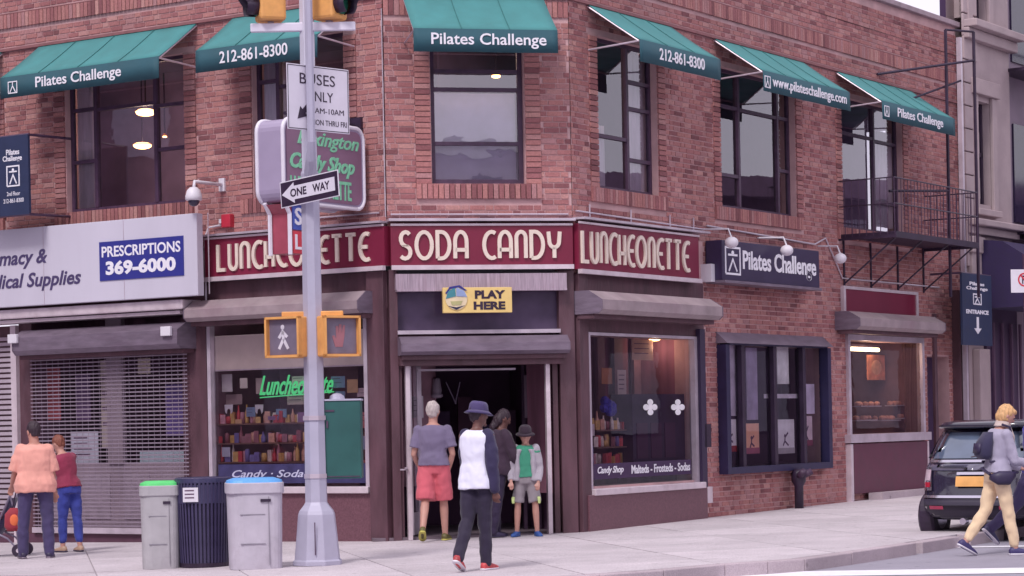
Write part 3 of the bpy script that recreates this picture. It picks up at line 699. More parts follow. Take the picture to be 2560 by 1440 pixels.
# --- centre: entrance
bL, bR = FB.hit(1003, 1100)[0], FB.hit(1405, 1100)[0]
plain(FB, 'pilaster', M_pier, .004, bL - .02, -.1, 3.56, -.06, .3, .006); plain(FB, 'pilaster', M_pier, bR - .02, 2.5, -.05, 3.54, -.06, .3, .006)
zA, zB_ = FB.hit(1200, 728, .1)[1], FB.hit(1200, 690, .1)[1]
m_ = MB()
m_.box(.08, 2.38, -.16, -.06, zA + .025, zB_ + .03); m_.box(.085, 2.375, -.20, -.058, zA, zA + .025)
on(FB, m_).build('metal_fascia', mat('ribbed_fascia', (.42, .33, .40), .45, .3, var=.3, scale=6, dirt=.5, dirtcol=(.27, .16, .2), stretch=(12, 1, .6)), bld, label='dented grey metal strip under the maroon sign')
zt0, zt1 = FB.hit(1200, 825, 0)[1], zA
m_ = MB(); m_.box(bL - .02, bR - .02, .08, .1, zt0, zt1 + .05); on(FB, m_).build('transom_panel', mat('transom', (.10, .07, .13), .15, var=.35, scale=2.5), bld)
plain(FB, 'transom_bar', M_alu, bL - .03, bR - .01, zt0 - .05, zt0, -.1, .1)
housing(FB, bL - .02, bR + .04, FB.hit(1200, 885, .4)[1], FB.hit(1200, 838, .4)[1], .38, M_house, 'grey steel shutter housing over the corner entrance', .4)
zd = FB.hit(1200, 912, .2)[1]
plain(FB, 'shutter_underside', M_pier, bL - .02, bR, zd, FB.hit(1200, 885, .4)[1] + .02, -.2, .2)
# recess: side reveals, ceiling, back room
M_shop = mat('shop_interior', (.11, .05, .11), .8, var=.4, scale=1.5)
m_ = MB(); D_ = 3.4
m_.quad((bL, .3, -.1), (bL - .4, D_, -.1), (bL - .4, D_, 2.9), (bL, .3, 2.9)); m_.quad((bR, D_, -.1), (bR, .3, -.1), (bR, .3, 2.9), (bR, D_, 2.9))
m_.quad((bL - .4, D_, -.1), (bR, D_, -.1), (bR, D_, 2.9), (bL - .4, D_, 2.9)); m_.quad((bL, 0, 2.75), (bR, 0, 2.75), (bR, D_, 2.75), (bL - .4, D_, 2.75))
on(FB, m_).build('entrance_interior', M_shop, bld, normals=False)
m_ = MB(); m_.box(bL - .4, bR, -.04, D_, -.2, .035); on(FB, m_).build('threshold', mat('worn_threshold', (.16, .12, .15), .7, var=.3), bld)
dl, dr = FB.hit(1019, 1100, .0)[0], FB.hit(1368, 1100, 0)[0]
for x, z0 in ((dl, .0), (dr, .03)): plain(FB, 'door_jamb', M_frame, x - .028, x + .028, z0, 2.32, -.12, -.02)
for x in (dl - .1, dr + .12): plain(FB, 'door_side_rail', M_pier, x - .035, x + .035, .02, 2.35, -.02, .1)
plain(FB, 'door_head', M_alu, dl + .2, dr - .35, FB.hit(1200, 926, -.3)[1], FB.hit(1200, 921, -.3)[1], .3, .34)
# inner door frame: side light on the right with glass, open leaf on the left
m_ = MB(); xi = FB.hit(1307, 1100, -1.2)[0]; xj = FB.hit(1350, 1100, -1.2)[0]
m_.box(xi, xi + .045, 1.2, 1.25, .04, 2.75); m_.box(xj - .05, xj, 1.2, 1.25, .04, 2.75); m_.box(xi + .045, xj - .05, 1.2, 1.25, 1.9, 1.96)
on(FB, m_).build('side_light_frame', M_steel, bld)
m_ = MB(); x0_ = dl + .04
m_.box(x0_, x0_ + .05, .15, .2, .05, 2.3); m_.box(x0_ + .18, x0_ + .24, .5, .55, .05, 2.3)
m_.add([(x0_ + .05, .17, .05), (x0_ + .18, .5, .05), (x0_ + .18, .5, .35), (x0_ + .05, .17, .35)], [(0, 1, 2, 3)])
dleaf = on(FB, m_).build('door', M_alu, bld, label='glazed door leaf folded open on the left of the entrance')
m_ = MB(); m_.quad((x0_ + .05, .17, .35), (x0_ + .18, .5, .35), (x0_ + .18, .5, 2.3), (x0_ + .05, .17, 2.3)); on(FB, m_).build('pane', M_shopglass, dleaf, normals=False)
m_ = MB(); m_.box(dl - .07, dl - .03, -.16, -.12, .92, .96); m_.box(dl - .13, dl - .03, -.16, -.14, .92, .94); on(FB, m_).build('door_handle', M_alu, bld)
# --- right wall shop front
c0, c1_, cz0, cz1 = shopC
plain(FC, 'pilaster', M_pier, .004, c0 - .09, -.02, 3.5, -.08, .25, .006, 'brown-purple painted corner pilaster right of the entrance')
plain(FC, 'shop_header', M_pier, c0 - .09, 3.55, cz1 + .04, 3.5, -.03, .2)
plain(FC, 'stall_riser', M_granite, .12, 3.42, -.05, cz0 - .11, -.11, .3, .006)
m_ = MB(); m_.box(c0 - .08, c1_ + .1, -.14, .05, cz0 - .12, cz0 - .03); on(FC, m_).build('window_sill', M_frame, bld, bevel=.01)
for x in (c0 - .04, c1_ + .02): plain(FC, 'window_post', M_alu, x - .04, x + .04, cz0 - .03, cz1 + .04, -.05, .05)
plain(FC, 'window_head', M_alu, c0, c1_, cz1, cz1 + .04, -.05, .05)
plain(FC, 'pilaster', mat('dark_jamb', (.035, .02, .06), .5), c1_ + .06, 3.45, cz0 - .11, cz1 + .15, -.1, .2)
housing(FC, FC.hit(1505, 750, .45)[0], FC.hit(1806, 770, .45)[0], FC.hit(1560, 786, .45)[1], FC.hit(1560, 728, .45)[1], .45, M_housel, 'grey-cream shutter housing over the right-hand shop window', .4)
# --- poster case window
p0, p1, pz0, pz1 = poster
m_ = MB(); y = -.16
m_.box(p0 - .12, p0, y, .0, pz0 - .1, pz1); m_.box(p1, p1 + .12, y, 0, pz0 - .1, pz1); m_.box(p0, p1, y, 0, pz0 - .1, pz0); m_.box(p0, p1, y, 0, pz1, pz1 + .02)
pc = on(FC, m_).build('poster_case', mat('navy_frame', (.022, .018, .065), .4, var=.2), bld, label='navy framed display case with four posters on the right-hand wall')
m_ = MB(); m_.prismx([(-.2, pz1 + .02), (0, pz1 + .02), (0, pz1 + .2)], p0 - .14, p1 + .14); on(FC, m_).build('case_hood', M_house, bld)
for i, px in enumerate((1845, 1925, 1998)):
    s = FC.hit(px, 1000)[0]; m_ = MB(); m_.box(s - .05, s + .05, -.1, .0, pz0, pz1); on(FC, m_).build('mullion', M_black, pc)
xs4 = [p0] + [FC.hit(px, 1000)[0] for px in (1845, 1925, 1998)] + [p1]
for i in range(4):
    m_ = MB(); m_.quad((xs4[i] + .02, -.03, pz0), (xs4[i + 1] - .02, -.032, pz0), (xs4[i + 1] - .02, -.032, pz1), (xs4[i] + .02, -.03, pz1)); on(FC, m_).build('pane', M_shopglass, pc, normals=False)
# --- far window on the right wall
f0, f1, fz0, fz1 = far
m_ = MB(); e = .09
m_.box(f0 - e, f0, -.06, .05, fz0 - .1, fz1 + e); m_.box(f1, f1 + e, -.06, .05, fz0 - .1, fz1 + e); m_.box(f0, f1, -.06, .05, fz1, fz1 + e); m_.box(f0 - e - .1, f1 + e + .1, -.12, .05, fz0 - .14, fz0)
on(FC, m_).build('window', M_alu, bld, label='far shop window with warm tube lamp inside')
m_ = MB(); m_.quad((f0, 0, fz0), (f1, 0, fz0), (f1, 0, fz1), (f0, 0, fz1)); on(FC, m_).build('pane', M_shopglass, bld, normals=False)
gC = FC.gz
plain(FC, 'lower_panel', mat('maroon_board', (.12, .028, .06), .4, var=.2, dirt=.3), f0 - .02, f1 + .06, gC(9) + .12, fz0 - .16, -.09, .02)
plain(FC, 'lower_panel_post', M_frame, f0 - .16, f0 - .06, gC(9) - .05, fz0 - .16, -.1, .02); plain(FC, 'lower_panel_post', M_frame, f1 + .06, f1 + .12, gC(11), fz0 - .16, -.1, .02)
plain(FC, 'door_step', M_kerb, f0 + .5, f1 + 1.6, gC(11) - .2, gC(11) + .1, -.35, -.1)
up = FC.rect(2112, 722, 2290, 790, .05)
plain(FC, 'upper_panel', M_maroon, up[0], up[1], up[2] - .1, up[3], -.05, .0); plain(FC, 'upper_panel_frame', M_frame, up[0] - .08, up[1] + .08, up[3], up[3] + .05, -.07, .0)
plain(FC, 'upper_panel_frame', M_frame, up[0] - .08, up[0], up[2] - .1, up[3], -.07, 0); plain(FC, 'upper_panel_frame', M_frame, up[1], up[1] + .08, up[2] - .1, up[3], -.07, 0)
housing(FC, FC.hit(2150, 800, .45)[0], FC.hit(2363, 810, .45)[0], FC.hit(2250, 828, .45)[1], FC.hit(2250, 783, .45)[1], .45, M_housel, 'grey-cream shutter housing over the far shop window', .4)
plain(FC, 'side_door', M_dark, 11.75, 12.75, -.1, 2.55, .28, .32, 0, 'dark side doorway at the end of the right-hand wall')
m_ = MB(); m_.box(12.0, 12.12, -.05, .0, .2, 3.3); m_.box(12.9, 13.3, -.16, .0, -.1, 3.75); on(FC, m_).build('downpipe', M_pier, bld)
plain(FC, 'downpipe', M_alu, 12.95, 13.03, 1.0, 8.3, -.26, -.18)
plain(FC, 'junction_box', M_frame, FC.hit(1755, 1240, .1)[0], FC.hit(1782, 1240, .1)[0], FC.hit(1768, 1258, .1)[1], FC.hit(1768, 1217, .1)[1], -.1, -.01)
plain(FC, 'intercom', M_black, FC.hit(1762, 1080, .1)[0], FC.hit(1778, 1080, .1)[0], FC.hit(1768, 1118, .1)[1], FC.hit(1768, 1060, .1)[1], -.1, -.01)
# standpipe by the poster case
s, zg = FC.hit(2005, 1245, .25); t = thing('standpipe', 'dark siamese fire standpipe against the brick below the poster case', 'standpipe', (s, -.25, gC(s)), FC)
m_ = MB(); zz = gC(s); m_.lathe([(.07, 0), (.07, .35), (.11, .42), (.12, .55), (.08, .62)], (s, -.2, zz), 12); m_.build('pipe', M_black, t, smooth=True)
m_ = MB()
for q in (-.1, .1): m_.tube([(s + q * .5, -.22, zz + .5), (s + q * 1.4, -.36, zz + .58)], .055, 10)
m_.build('inlet', M_steel, t, smooth=True)

# --- pharmacy sign and shutters (left)
dS = .5
z0p, z1p = 3.345, 4.47
t = thing('pharmacy_sign', 'long white pharmacy sign with blue prescriptions panel', 'sign', (-9, 0, z0p), FA)
m_ = MB(); m_.box(-10.5, FA.hit(493, 640, dS)[0], -dS, -.37, z0p, z1p); m_.build('sign_box', mat('white_sign_face', (.60, .57, .68), .5, var=.05, scale=1.5, dirt=.3, dirtcol=(.48, .43, .53), stretch=(1, 1, .3)), t, bevel=.008)
x0, x1, zz0, zz1 = FA.rect(249, 606, 461, 694, dS); zz1 = FA.hit(249, 606, dS)[1]; zz0 = FA.hit(249, 703, dS)[1]
m_ = MB(); m_.box(x0, x1, -dS - .012, -dS + .002, zz0, zz1); m_.build('blue_panel', mat('blue_panel', (.035, .04, .26), .4, var=.06), t)
m_ = MB(); hh = zz1 - zz0; m_.text('PRESCRIPTIONS', x0 + .05, x1 - .05, zz0 + hh * .60, zz1 - hh * .12, -dS - .012, .004, 0, .02); m_.text('369-6000', x0 + .12, x1 - .14, zz0 + hh * .13, zz0 + hh * .5, -dS - .012, .004, 0, .045)
m_.build('lettering', M_letterw, t)
m_ = MB(); e1 = FA.hit(118, 640, dS); e2 = FA.hit(203, 690, dS)
zt1 = FA.hit(60, 625, dS)[1]; zb1 = FA.hit(60, 672, dS)[1]
m_.text('Pharmacy &', e1[0] - 1.55, e1[0], zb1, zt1, -dS - .002, .005, .25, .02)
zt1 = FA.hit(100, 680, dS)[1]; zb1 = FA.hit(100, 727, dS)[1]
m_.text('Medical Supplies', e2[0] - 2.15, e2[0], zb1, zt1, -dS - .002, .005, .25, .02)
m_.build('dark_lettering', mat('dark_blue_letter', (.07, .05, .14), .6), t)
m_ = MB()
for k in range(1, 6): m_.box(-10.4 + k * 1.55 - .004, -10.4 + k * 1.55 + .004, -dS - .004, -dS + .01, z0p + .01, z1p - .01)
m_.build('panel_seam', M_alu, t)
m_ = MB(); sR = FA.hit(458, 770, .4)[0]; zc0 = FA.hit(230, 796, .4)[1]; zc1 = FA.hit(230, 762, .4)[1]
m_.box(-10, sR, -.42, 0, zc0 + .06, zc1); on(FA, m_).build('cream_moulding', M_frame, bld, bevel=.02)
m_ = MB(); m_.box(-10, sR - .1, -.36, 0, zc0, zc0 + .045); on(FA, m_).build('cream_moulding', M_frame, bld)
housing(FA, FA.hit(28, 850, .45)[0], FA.hit(438, 830, .45)[0], FA.hit(230, 880, .45)[1], FA.hit(230, 815, .45)[1], .42, M_house, 'grey shutter housing over the closed pharmacy front', .3)
for px, py in ((35, 848), (418, 829)):
    s, z = FA.hit(px, py, .43); m_ = MB(); m_.box(s - .09, s + .09, -.475, -.425, z - .06, z + .07); on(FA, m_).build('lamp_box', M_white, bld, bevel=.008)
    # small white fittings on the housing
gs0, gs1 = FA.hit(78, 1100, .1)[0], FA.hit(470, 1100, .1)[0]
zg0, zg1 = FA.hit(260, 1325, .1)[1], FA.hit(260, 880, .1)[1] + .1
M_rod = mat('galvanised_slat', (.36, .29, .37), .4, .4, var=.12)
m_ = MB(); m_.box(gs0, gs1, -.12, -.06, zg0 - .05, zg0 + .03); grille = on(FA, m_).build('security_grille', M_alu, bld, label='lowered see-through roller grille over the pharmacy window')
n = int((zg1 - zg0 - .05) / .056)
mr_ = MB(); mr_.box(gs0, gs1, -.094, -.088, 0, .018); mr_.xf(FA.M); sm_ = bpy.data.meshes.new('grille_slat'); sm_.from_pydata(mr_.v, [], mr_.f); sm_.materials.append(M_rod)
for k in range(n):
    o = bpy.data.objects.new('grille_slat', sm_); COL.objects.link(o); o.parent = grille; o.location = (0, 0, zg0 + .05 + k * .056)
m_ = MB(); x = gs0 + .1; k = 0
while x < gs1:
    z = zg0 + .03 + (0.0 if k % 2 else 0)
    m_.box(x - .003, x + .003, -.088, -.085, zg0, zg1); x += .115; k += 1
on(FA, m_).build('grille_link', M_rod, grille)
# panelled closed lower front and window behind the grille
M_pharm = mat('pharmacy_window_wall', (.30, .23, .28), .6, var=.3, scale=1.2)
zs1 = FA.hit(300, 1158, 0)[1]
m_ = MB(); m_.box(gs0 - .05, gs1 + .1, .06, .2, -.2, zs1); on(FA, m_).build('pharmacy_bulkhead', M_pharm, bld)
for a in range(4):
    xa = gs0 + .15 + a * (gs1 - gs0) / 4; m_ = MB(); m_.box(xa, xa + .5, .045, .06, zg0 + .15, zs1 - .15); on(FA, m_).build('bulkhead_panel', mat('panel_grey', (.34, .27, .33), .6, var=.2), bld)
for px in (80, 285, 475):
    s = FA.hit(px, 1000)[0]; plain(FA, 'window_post', M_pharm if px == 285 else M_pier, s - .06 - (.1 if px == 285 else 0), s + .06 + (.08 if px == 285 else 0), zs1, 3.2, .02, .1)
plain(FA, 'base_step', mat('maroon_step', (.10, .04, .07), .6), -9, gs1 + .1, -.3, FA.hit(300, 1345)[1] + .05, -.06, .2)
s_l = FA.hit(43, 1000, .05)[0]; plain(FA, 'pilaster', M_frame, s_l - .05, s_l + .06, -.15, 3.1, -.12, .1)
plain(FA, 'pilaster', M_pier, s_l + .06, gs0, -.15, 3.2, -.05, .1)
m_ = MB(); m_.box(-9, s_l - .05, .0, .02, -.2, 3.1); ls = on(FA, m_).build('side_shutter', M_pier, bld, label='slatted steel shutter at the far left edge')
slm = MB(); slm.prismx([(-.03, 0), (0, 0), (0, .05), (-.012, .05)], -9, s_l - .05); slm.xf(FA.M); sm2 = bpy.data.meshes.new('slat'); sm2.from_pydata(slm.v, [], slm.f); sm2.materials.append(M_alu)
for k in range(38):
    o = bpy.data.objects.new('slat', sm2); COL.objects.link(o); o.parent = ls; o.location = (0, 0, .0 + k * .078)
# interiors of the ground floor
def room(face, s0, s1, z0, z1, d, m, y0=.055):
    r = MB()
    r.quad((s0, d, z0), (s1, d, z0), (s1, d, z1), (s0, d, z1)); r.quad((s0, y0, z0), (s0, d, z0), (s0, d, z1), (s0, y0, z1)); r.quad((s1, d, z0), (s1, y0, z0), (s1, y0, z1), (s1, d, z1))
    r.quad((s0, y0, z1), (s1, y0, z1), (s1, d, z1), (s0, d, z1)); r.quad((s0, d, z0), (s0, y0, z0), (s1, y0, z0), (s1, d, z0)); on(face, r).build('interior', m, bld, normals=False)
M_roomA = mat('shop_room', (.36, .20, .26), .85, var=.5, scale=2.0)
M_roomC = mat('red_room', (.22, .09, .14), .8, var=.6, scale=1.6, stretch=(2.5, 2.5, .25))
room(FA, gs0, gs1 + .1, zs1, 3.2, 1.6, mat('pharmacy_room', (.12, .06, .10), .85, var=.6, scale=1.4, stretch=(3, 3, .5)))
room(FA, a0 - .1, a1_ + .06, az0 - .05, 3.06, 1.5, M_roomA); room(FC, c0 - .06, c1_ + .04, cz0 - .08, cz1 + .08, .95, M_roomC)
room(FC, p0 - .05, p1 + .05, pz0, pz1 + .02, .7, M_dark, .0); room(FC, f0, f1, fz0 - .05, fz1 + .05, 1.5, mat('bakery_room', (.17, .09, .11), .8, var=.4, scale=2), .05)
for face, (s0, s1, z0, z1) in ((FA, shopA), (FC, shopC)):
    m_ = MB(); m_.quad((s0 - .09, .03, z0 - .02), (s1 + .02, .03, z0 - .02), (s1 + .02, .03, z1), (s0 - .09, .03, z1)); on(face, m_).build('shop_window_pane', M_shopglass, bld, normals=False)
# ---------------------------------------------------------------- things in and behind the shop windows
def bt(face, name, label, cat, px, py, d, group=None):
    s, z = face.hit(px, py, d); return thing(name, label, cat, (s, -d, z), face, group=group), s, z
# cream pull-down shade
s0, z = FA.hit(540, 925, -.06); z1 = FA.hit(540, 862, -.06)[1]; s1 = FA.hit(918, 925, -.06)[0]
t = thing('pull_down_blind', 'cream pull-down shade across the top of the left display window', 'blind', (s0, .06, z), FA)
m_ = MB(); m_.box(s0 - .02, s1, .058, .07, z, z1 + .12); m_.build('cloth', mat('cream_shade', (.78, .68, .62), .8, var=.06, dirt=.3, dirtcol=(.6, .48, .45)), t)
m_ = MB(); m_.box(s0 - .02, s1, .052, .076, z - .02, z); m_.build('hem_bar', M_frame, t)
# neon script
neon = emit('green_neon', (.10, .72, .26), .55)
t, s, z = bt(FA, 'neon_sign', 'green neon Luncheonette script hanging in the left display window', 'neon sign', 650, 985, -.05)
m_ = MB(); zt3 = FA.hit(700, 938, -.05)[1]; s1 = FA.hit(835, 985, -.05)[0]
m_.text('Luncheonette', s, s1, z - .02, zt3, .045, .012, .5, .012); m_.build('neon_tube', neon, t)
m_ = MB(); m_.tube([(s, .05, z - .05), (s + .5, .05, z - .03), (s1, .05, z - .0)], .009, 6); m_.build('underline_tube', neon, t)
# paper cut-outs / cups
def card(face, px0, py0, px1, py1, d, col, label, name='paper_card', cat='card', group=None, lines=0):
    a = face.hit(px0, py1, d); b = face.hit(px1, py0, d)
    t = thing(name, label, cat, (a[0], -d, a[1]), face, group=group)
    m_ = MB(); m_.box(a[0], b[0], -d, -d + .006, a[1], b[1]); m_.build('sheet', mat('card_%02d_%02d_%02d' % tuple(int(c * 99) for c in col), col, .7, var=.12, scale=7), t)
    if lines:
        l = MB(); h = b[1] - a[1]; w_ = b[0] - a[0]
        for k in range(lines): l.box(a[0] + w_ * .12, b[0] - w_ * random.uniform(.12, .4), -d - .004, -d, b[1] - h * (.18 + .7 * k / lines) - h * .04, b[1] - h * (.18 + .7 * k / lines))
        l.build('print', mat('dark_print', (.12, .06, .12), .7), t)
    return t
card(FA, 555, 935, 580, 980, -.2, (.72, .66, .70), 'white cup shape hanging top left in the left display window')
card(FA, 640, 945, 658, 985, -.2, (.55, .40, .42), 'pale pink card left of the neon script')
card(FA, 560, 985, 605, 1012, -.3, (.40, .28, .30), 'dull grey card under the hanging white cup shape')
card(FA, 718, 975, 765, 1012, -.12, (.52, .38, .38), 'beige menu card below the neon script', lines=3)
card(FA, 555, 1118, 575, 1142, -.12, (.5, .5, .65), 'small round pale blue sticker low in the left display window')
for i, px in enumerate((572, 648)):
    s, z = FA.hit(px, 1035, -.1); t = thing('paper_cutout', ('left' if i == 0 else 'right') + ' of two white notched paper cutouts in the left display window', 'cutout', (s, .1, z), FA, group='white paper cutouts in the display window')
    m_ = MB(); w_ = .075; m_.prism([(s - w_, z + .13), (s - w_ * .9, z + .03), (s - w_ * .5, z), (s - w_ * .35, z + .06), (s, z + .075), (s + w_ * .35, z + .06), (s + w_ * .5, z), (s + w_ * .9, z + .03), (s + w_, z + .13)], .1, .106); m_.build('sheet', M_white, t)
rn = random.Random(3)
CL = [(.62, .20, .22, 'red'), (.80, .70, .66, 'cream'), (.30, .16, .34, 'purple'), (.72, .42, .25, 'orange'), (.22, .30, .48, 'blue'), (.70, .52, .58, 'pink')]
for i, (px, py, w_, h_) in enumerate(((600, 945, 18, 26), (616, 1018, 22, 24), (690, 1022, 26, 22), (730, 940, 30, 26), (745, 1030, 20, 26), (828, 940, 34, 30), (868, 948, 26, 34), (893, 970, 22, 22), (838, 978, 24, 20), (905, 1030, 12, 40), (905, 1090, 12, 34), (905, 1150, 12, 30), (588, 1048, 16, 14), (670, 1040, 26, 10))):
    c_ = CL[rn.randrange(6)]; where = ['left of the neon script', 'between the two white cutouts', 'below the neon script', 'behind the signal pole near the neon', 'just left of the signal pole', 'right of the pole above the cabinet', 'above the green cabinet', 'at the top right corner', 'over the green cabinet edge', 'beside the cabinet, highest of three', 'beside the cabinet, middle of three', 'beside the cabinet, lowest of three', 'just above the upper shelf at the left', 'just above the upper shelf in the middle'][i]
    card(FA, px, py, px + w_, py + h_, -.12 - .02 * (i % 4), c_[:3], 'small ' + c_[3] + ' packet in the left display window, ' + where, name='packet', cat='packet', lines=2 if i % 2 else 0)
# sign band at the foot of the window
sa, zb3 = FA.hit(545, 1205, .0); sb = FA.hit(765, 1205, 0)[0]; zt3 = FA.hit(545, 1165, 0)[1]
t = thing('window_banner', 'blue band with white Candy Soda lettering at the foot of the left window', 'sign', (sa, 0, zb3), FA)
m_ = MB(); m_.box(sa, FA.hit(918, 1205, 0)[0], .012, .018, zb3 - .02, zt3 + .02); m_.build('band', mat('blue_band', (.045, .04, .12), .4, var=.3), t)
m_ = MB(); m_.text('Candy · Soda', sa + .25, sb - .05, zb3 + .03, zt3 - .06, .012, .004, .35, .01); m_.build('lettering', mat('dim_letter', (.50, .50, .68), .6), t)
# display shelving with bottles and sweets
cols = [(.62, .08, .10), (.72, .38, .30), (.34, .12, .16), (.85, .72, .70), (.70, .42, .16), (.20, .16, .42), (.62, .28, .36)]
CN = ['red', 'salmon', 'dark wine', 'cream', 'orange', 'navy', 'pink']
def bottle_mesh(kind):
    m_ = MB()
    if kind == 0: m_.lathe([(.028, 0), (.03, .02), (.03, .11), (.012, .16), (.011, .20), (.014, .205)], n=8)
    elif kind == 1: m_.lathe([(.04, 0), (.04, .10), (.034, .12), (.034, .135)], n=8)
    else: m_.box(-.04, .04, -.025, .025, 0, .12)
    me = bpy.data.meshes.new(['bottle', 'jar', 'carton'][kind]); me.from_pydata(m_.v, [], m_.f)
    if kind < 2: me.shade_smooth()
    return me
gm = {}
def good(kind, ci):
    if (kind, ci) not in gm:
        me = bottle_mesh(kind); me.materials.append(mat('goods_%d' % ci, cols[ci], .3, var=.25, scale=20)); gm[(kind, ci)] = me
    return gm[(kind, ci)]
def shelf(face, px0, px1, pys, d, label, lab2, grp):
    a = face.hit(px0, pys[-1], d); b = face.hit(px1, pys[-1], d)
    t = thing('display_shelf', label, 'shelf', (a[0], -d, a[1]), face)
    zl = []
    for py in pys:
        z = face.hit(px0, py, d)[1]; zl.append(z); m_ = MB(); m_.box(a[0], b[0], -d - .1, -d + .1, z - .02, z); m_.build('shelf_board', mat('shelf_wood', (.2, .1, .09), .6, var=.2), t)
    m_ = MB(); 
    for x in (a[0], b[0] - .02): m_.box(x, x + .02, -d + .08, -d + .1, zl[-1] - .3, zl[0] + .2)
    m_.build('shelf_upright', M_steel, t)
    for z in zl:
        x = a[0] + .06
        while x < b[0] - .05:
            k = random.choice((0, 1, 2, 2)); ci = random.randrange(len(cols)); lvl = ['upper', 'middle', 'lowest'][zl.index(z)]; o = bpy.data.objects.new(['bottle', 'jar', 'carton'][k], good(k, ci)); COL.objects.link(o)
            o.matrix_world = face.M @ Matrix.Translation((x, -d + random.uniform(-.05, .03), z + .001)) @ Matrix.Rotation(random.uniform(-.5, .5), 4, 'Z') @ Matrix.Diagonal((random.uniform(.8, 1.2), 1, random.uniform(.7, 1.35), 1))
            tag(o, 'small ' + CN[ci] + [' soda bottle', ' sweet jar', ' carton'][k] + lab2 % lvl, ['bottle', 'jar', 'carton'][k], grp + [' bottles', ' jars', ' cartons'][k]); x += random.uniform(.06, .095)
shelf(FA, 548, 905, (1060, 1108, 1155), -.2, 'stepped shelf of soda bottles and sweets in the left display window', ' on the %s shelf in the left display window', 'left display window')
shelf(FC, 1478, 1560, (1075, 1118, 1160), -.35, 'small shelf of cartons at the left of the right-hand shop window', ' on the %s shelf in the right-hand shop window', 'right shop window')
# objects in the right-hand window
card(FC, 1545, 925, 1565, 990, -.5, (.5, .40, .42), 'tall pale notice inside the right-hand shop window', lines=4)
card(FC, 1505, 920, 1530, 960, -.6, (.45, .18, .10), 'rust coloured notice at the upper left of the right-hand shop window')
card(FC, 1580, 850, 1632, 900, -.5, (.45, .30, .24), 'beige menu board near the top of the right-hand shop window', lines=3)
card(FC, 1470, 1060, 1486, 1090, -.05, (.6, .5, .55), 'small white notice at the left edge of the right-hand shop window')
card(FC, 1470, 1115, 1483, 1160, -.05, (.35, .35, .6), 'pale blue leaflet low at the left edge of the right-hand shop window')
s, z = FC.hit(1523, 1020, -.3); t = thing('blue_bundle', 'bright blue paper bundle on the goods in the right-hand shop window', 'decoration', (s, .3, z), FC)
m_ = MB(); 
for k in range(9): m_.ball((s + random.uniform(-.14, .14), .3, z + random.uniform(-.06, .1)), random.uniform(.05, .09), 7, 5)
m_.build('paper', mat('blue_paper', (.03, .03, .42), .6, var=.3, scale=12), t)
a = FC.hit(1657, 1008, -.55); b = FC.hit(1694, 935, -.55)
t = thing('framed_picture', 'picture in a pale frame on the red back wall of the right-hand shop', 'picture', (a[0], .55, a[1]), FC)
m_ = MB(); m_.box(a[0], b[0], .54, .57, a[1], b[1]); m_.build('frame', mat('pale_frame', (.55, .42, .45), .5), t)
m_ = MB(); q = .1; m_.box(a[0] + q, b[0] - q, .532, .54, a[1] + .08, b[1] - .07); m_.build('print', mat('dark_photo', (.15, .11, .13), .4, var=.5, scale=9), t)
for i, px in enumerate((1624, 1693)):
    s, z = FC.hit(px, 1018, -.03); t = thing('cross_decal', ('left' if i == 0 else 'right') + ' of two white cross shaped cutouts on the right-hand shop window', 'cutout', (s, .05, z), FC, group='white cross cutouts on the shop window')
    m_ = MB()
    for dx, dz in ((-.14, 0), (.14, 0), (0, .07), (0, -.07)): m_.ball((s + dx * .85, .018, z + dz), (.085, .004, .045), 12, 6)
    m_.ball((s, .018, z), (.07, .005, .045), 10, 6); m_.build('petals', mat('bright_paper', (.9, .88, .93), .7), t)
s, z = FC.hit(1575, 1185, .02); s1 = FC.hit(1727, 1185, 0)[0]; sl = FC.hit(1472, 1185, 0)[0]
t = thing('window_lettering', 'white candy shop lettering along the foot of the right-hand window', 'sign', (sl, 0, z), FC)
m_ = MB(); zt4 = FC.hit(1575, 1163, 0)[1]
m_.box(sl, s1 + .05, .015, .02, z - .05, zt4 + .04); m_.build('dark_band', M_dark, t)
m_ = MB(); m_.text('Candy Shop', sl + .25, s - .12, z, zt4, .014, .005, .3, .02); m_.text('Malteds - Frosteds - Sodas', s + .1, s1, z, zt4, .014, .005, 0, .02); m_.build('lettering', M_letterw, t)
m_ = MB(); sx0, sx1 = FC.hit(1590, 1100, -.1)[0], FC.hit(1725, 1100, -.1)[0]; zq0 = FC.hit(1600, 1120, -.1)[1]; zq1 = FC.hit(1600, 985, -.1)[1]
t = thing('counter_back', 'dark cabinet inside the right-hand shop window behind the crosses', 'cabinet', (sx0, .15, zq0 - .3), FC)
m_.box(sx0, sx1, .15, .5, zq0 - .4, zq1); m_.build('carcass', mat('navy_cabinet', (.03, .018, .055), .35, var=.3), t)
m_ = MB()
for k in range(3): m_.box(sx0 + .1 + k * .4, sx0 + .4 + k * .4, .14, .15, zq0 - .15, zq0 + .35)
m_.build('cabinet_door', mat('plum_cabinet', (.06, .02, .06), .35), t)
pendant(FC, 1637, 847, -.5, .09, 'warm lamp near the top of the right-hand shop window', 2.2)
# chairs of light strips inside: picture rails / posts of the red room
for i, (px, cc) in enumerate(((1500, (.18, .10, .14)), (1545, (.10, .05, .09)), (1590, (.22, .12, .15)), (1650, (.14, .04, .07)), (1705, (.26, .15, .2)))):
    s = FC.hit(px, 950, -.88)[0]; m_ = MB(); m_.box(s - .1 - .04 * (i % 2), s + .1, .85, .9, cz0 + .6, cz1 + .05); on(FC, m_).build('interior_panel', mat('ipanel%d' % i, cc, .7, var=.2), bld)
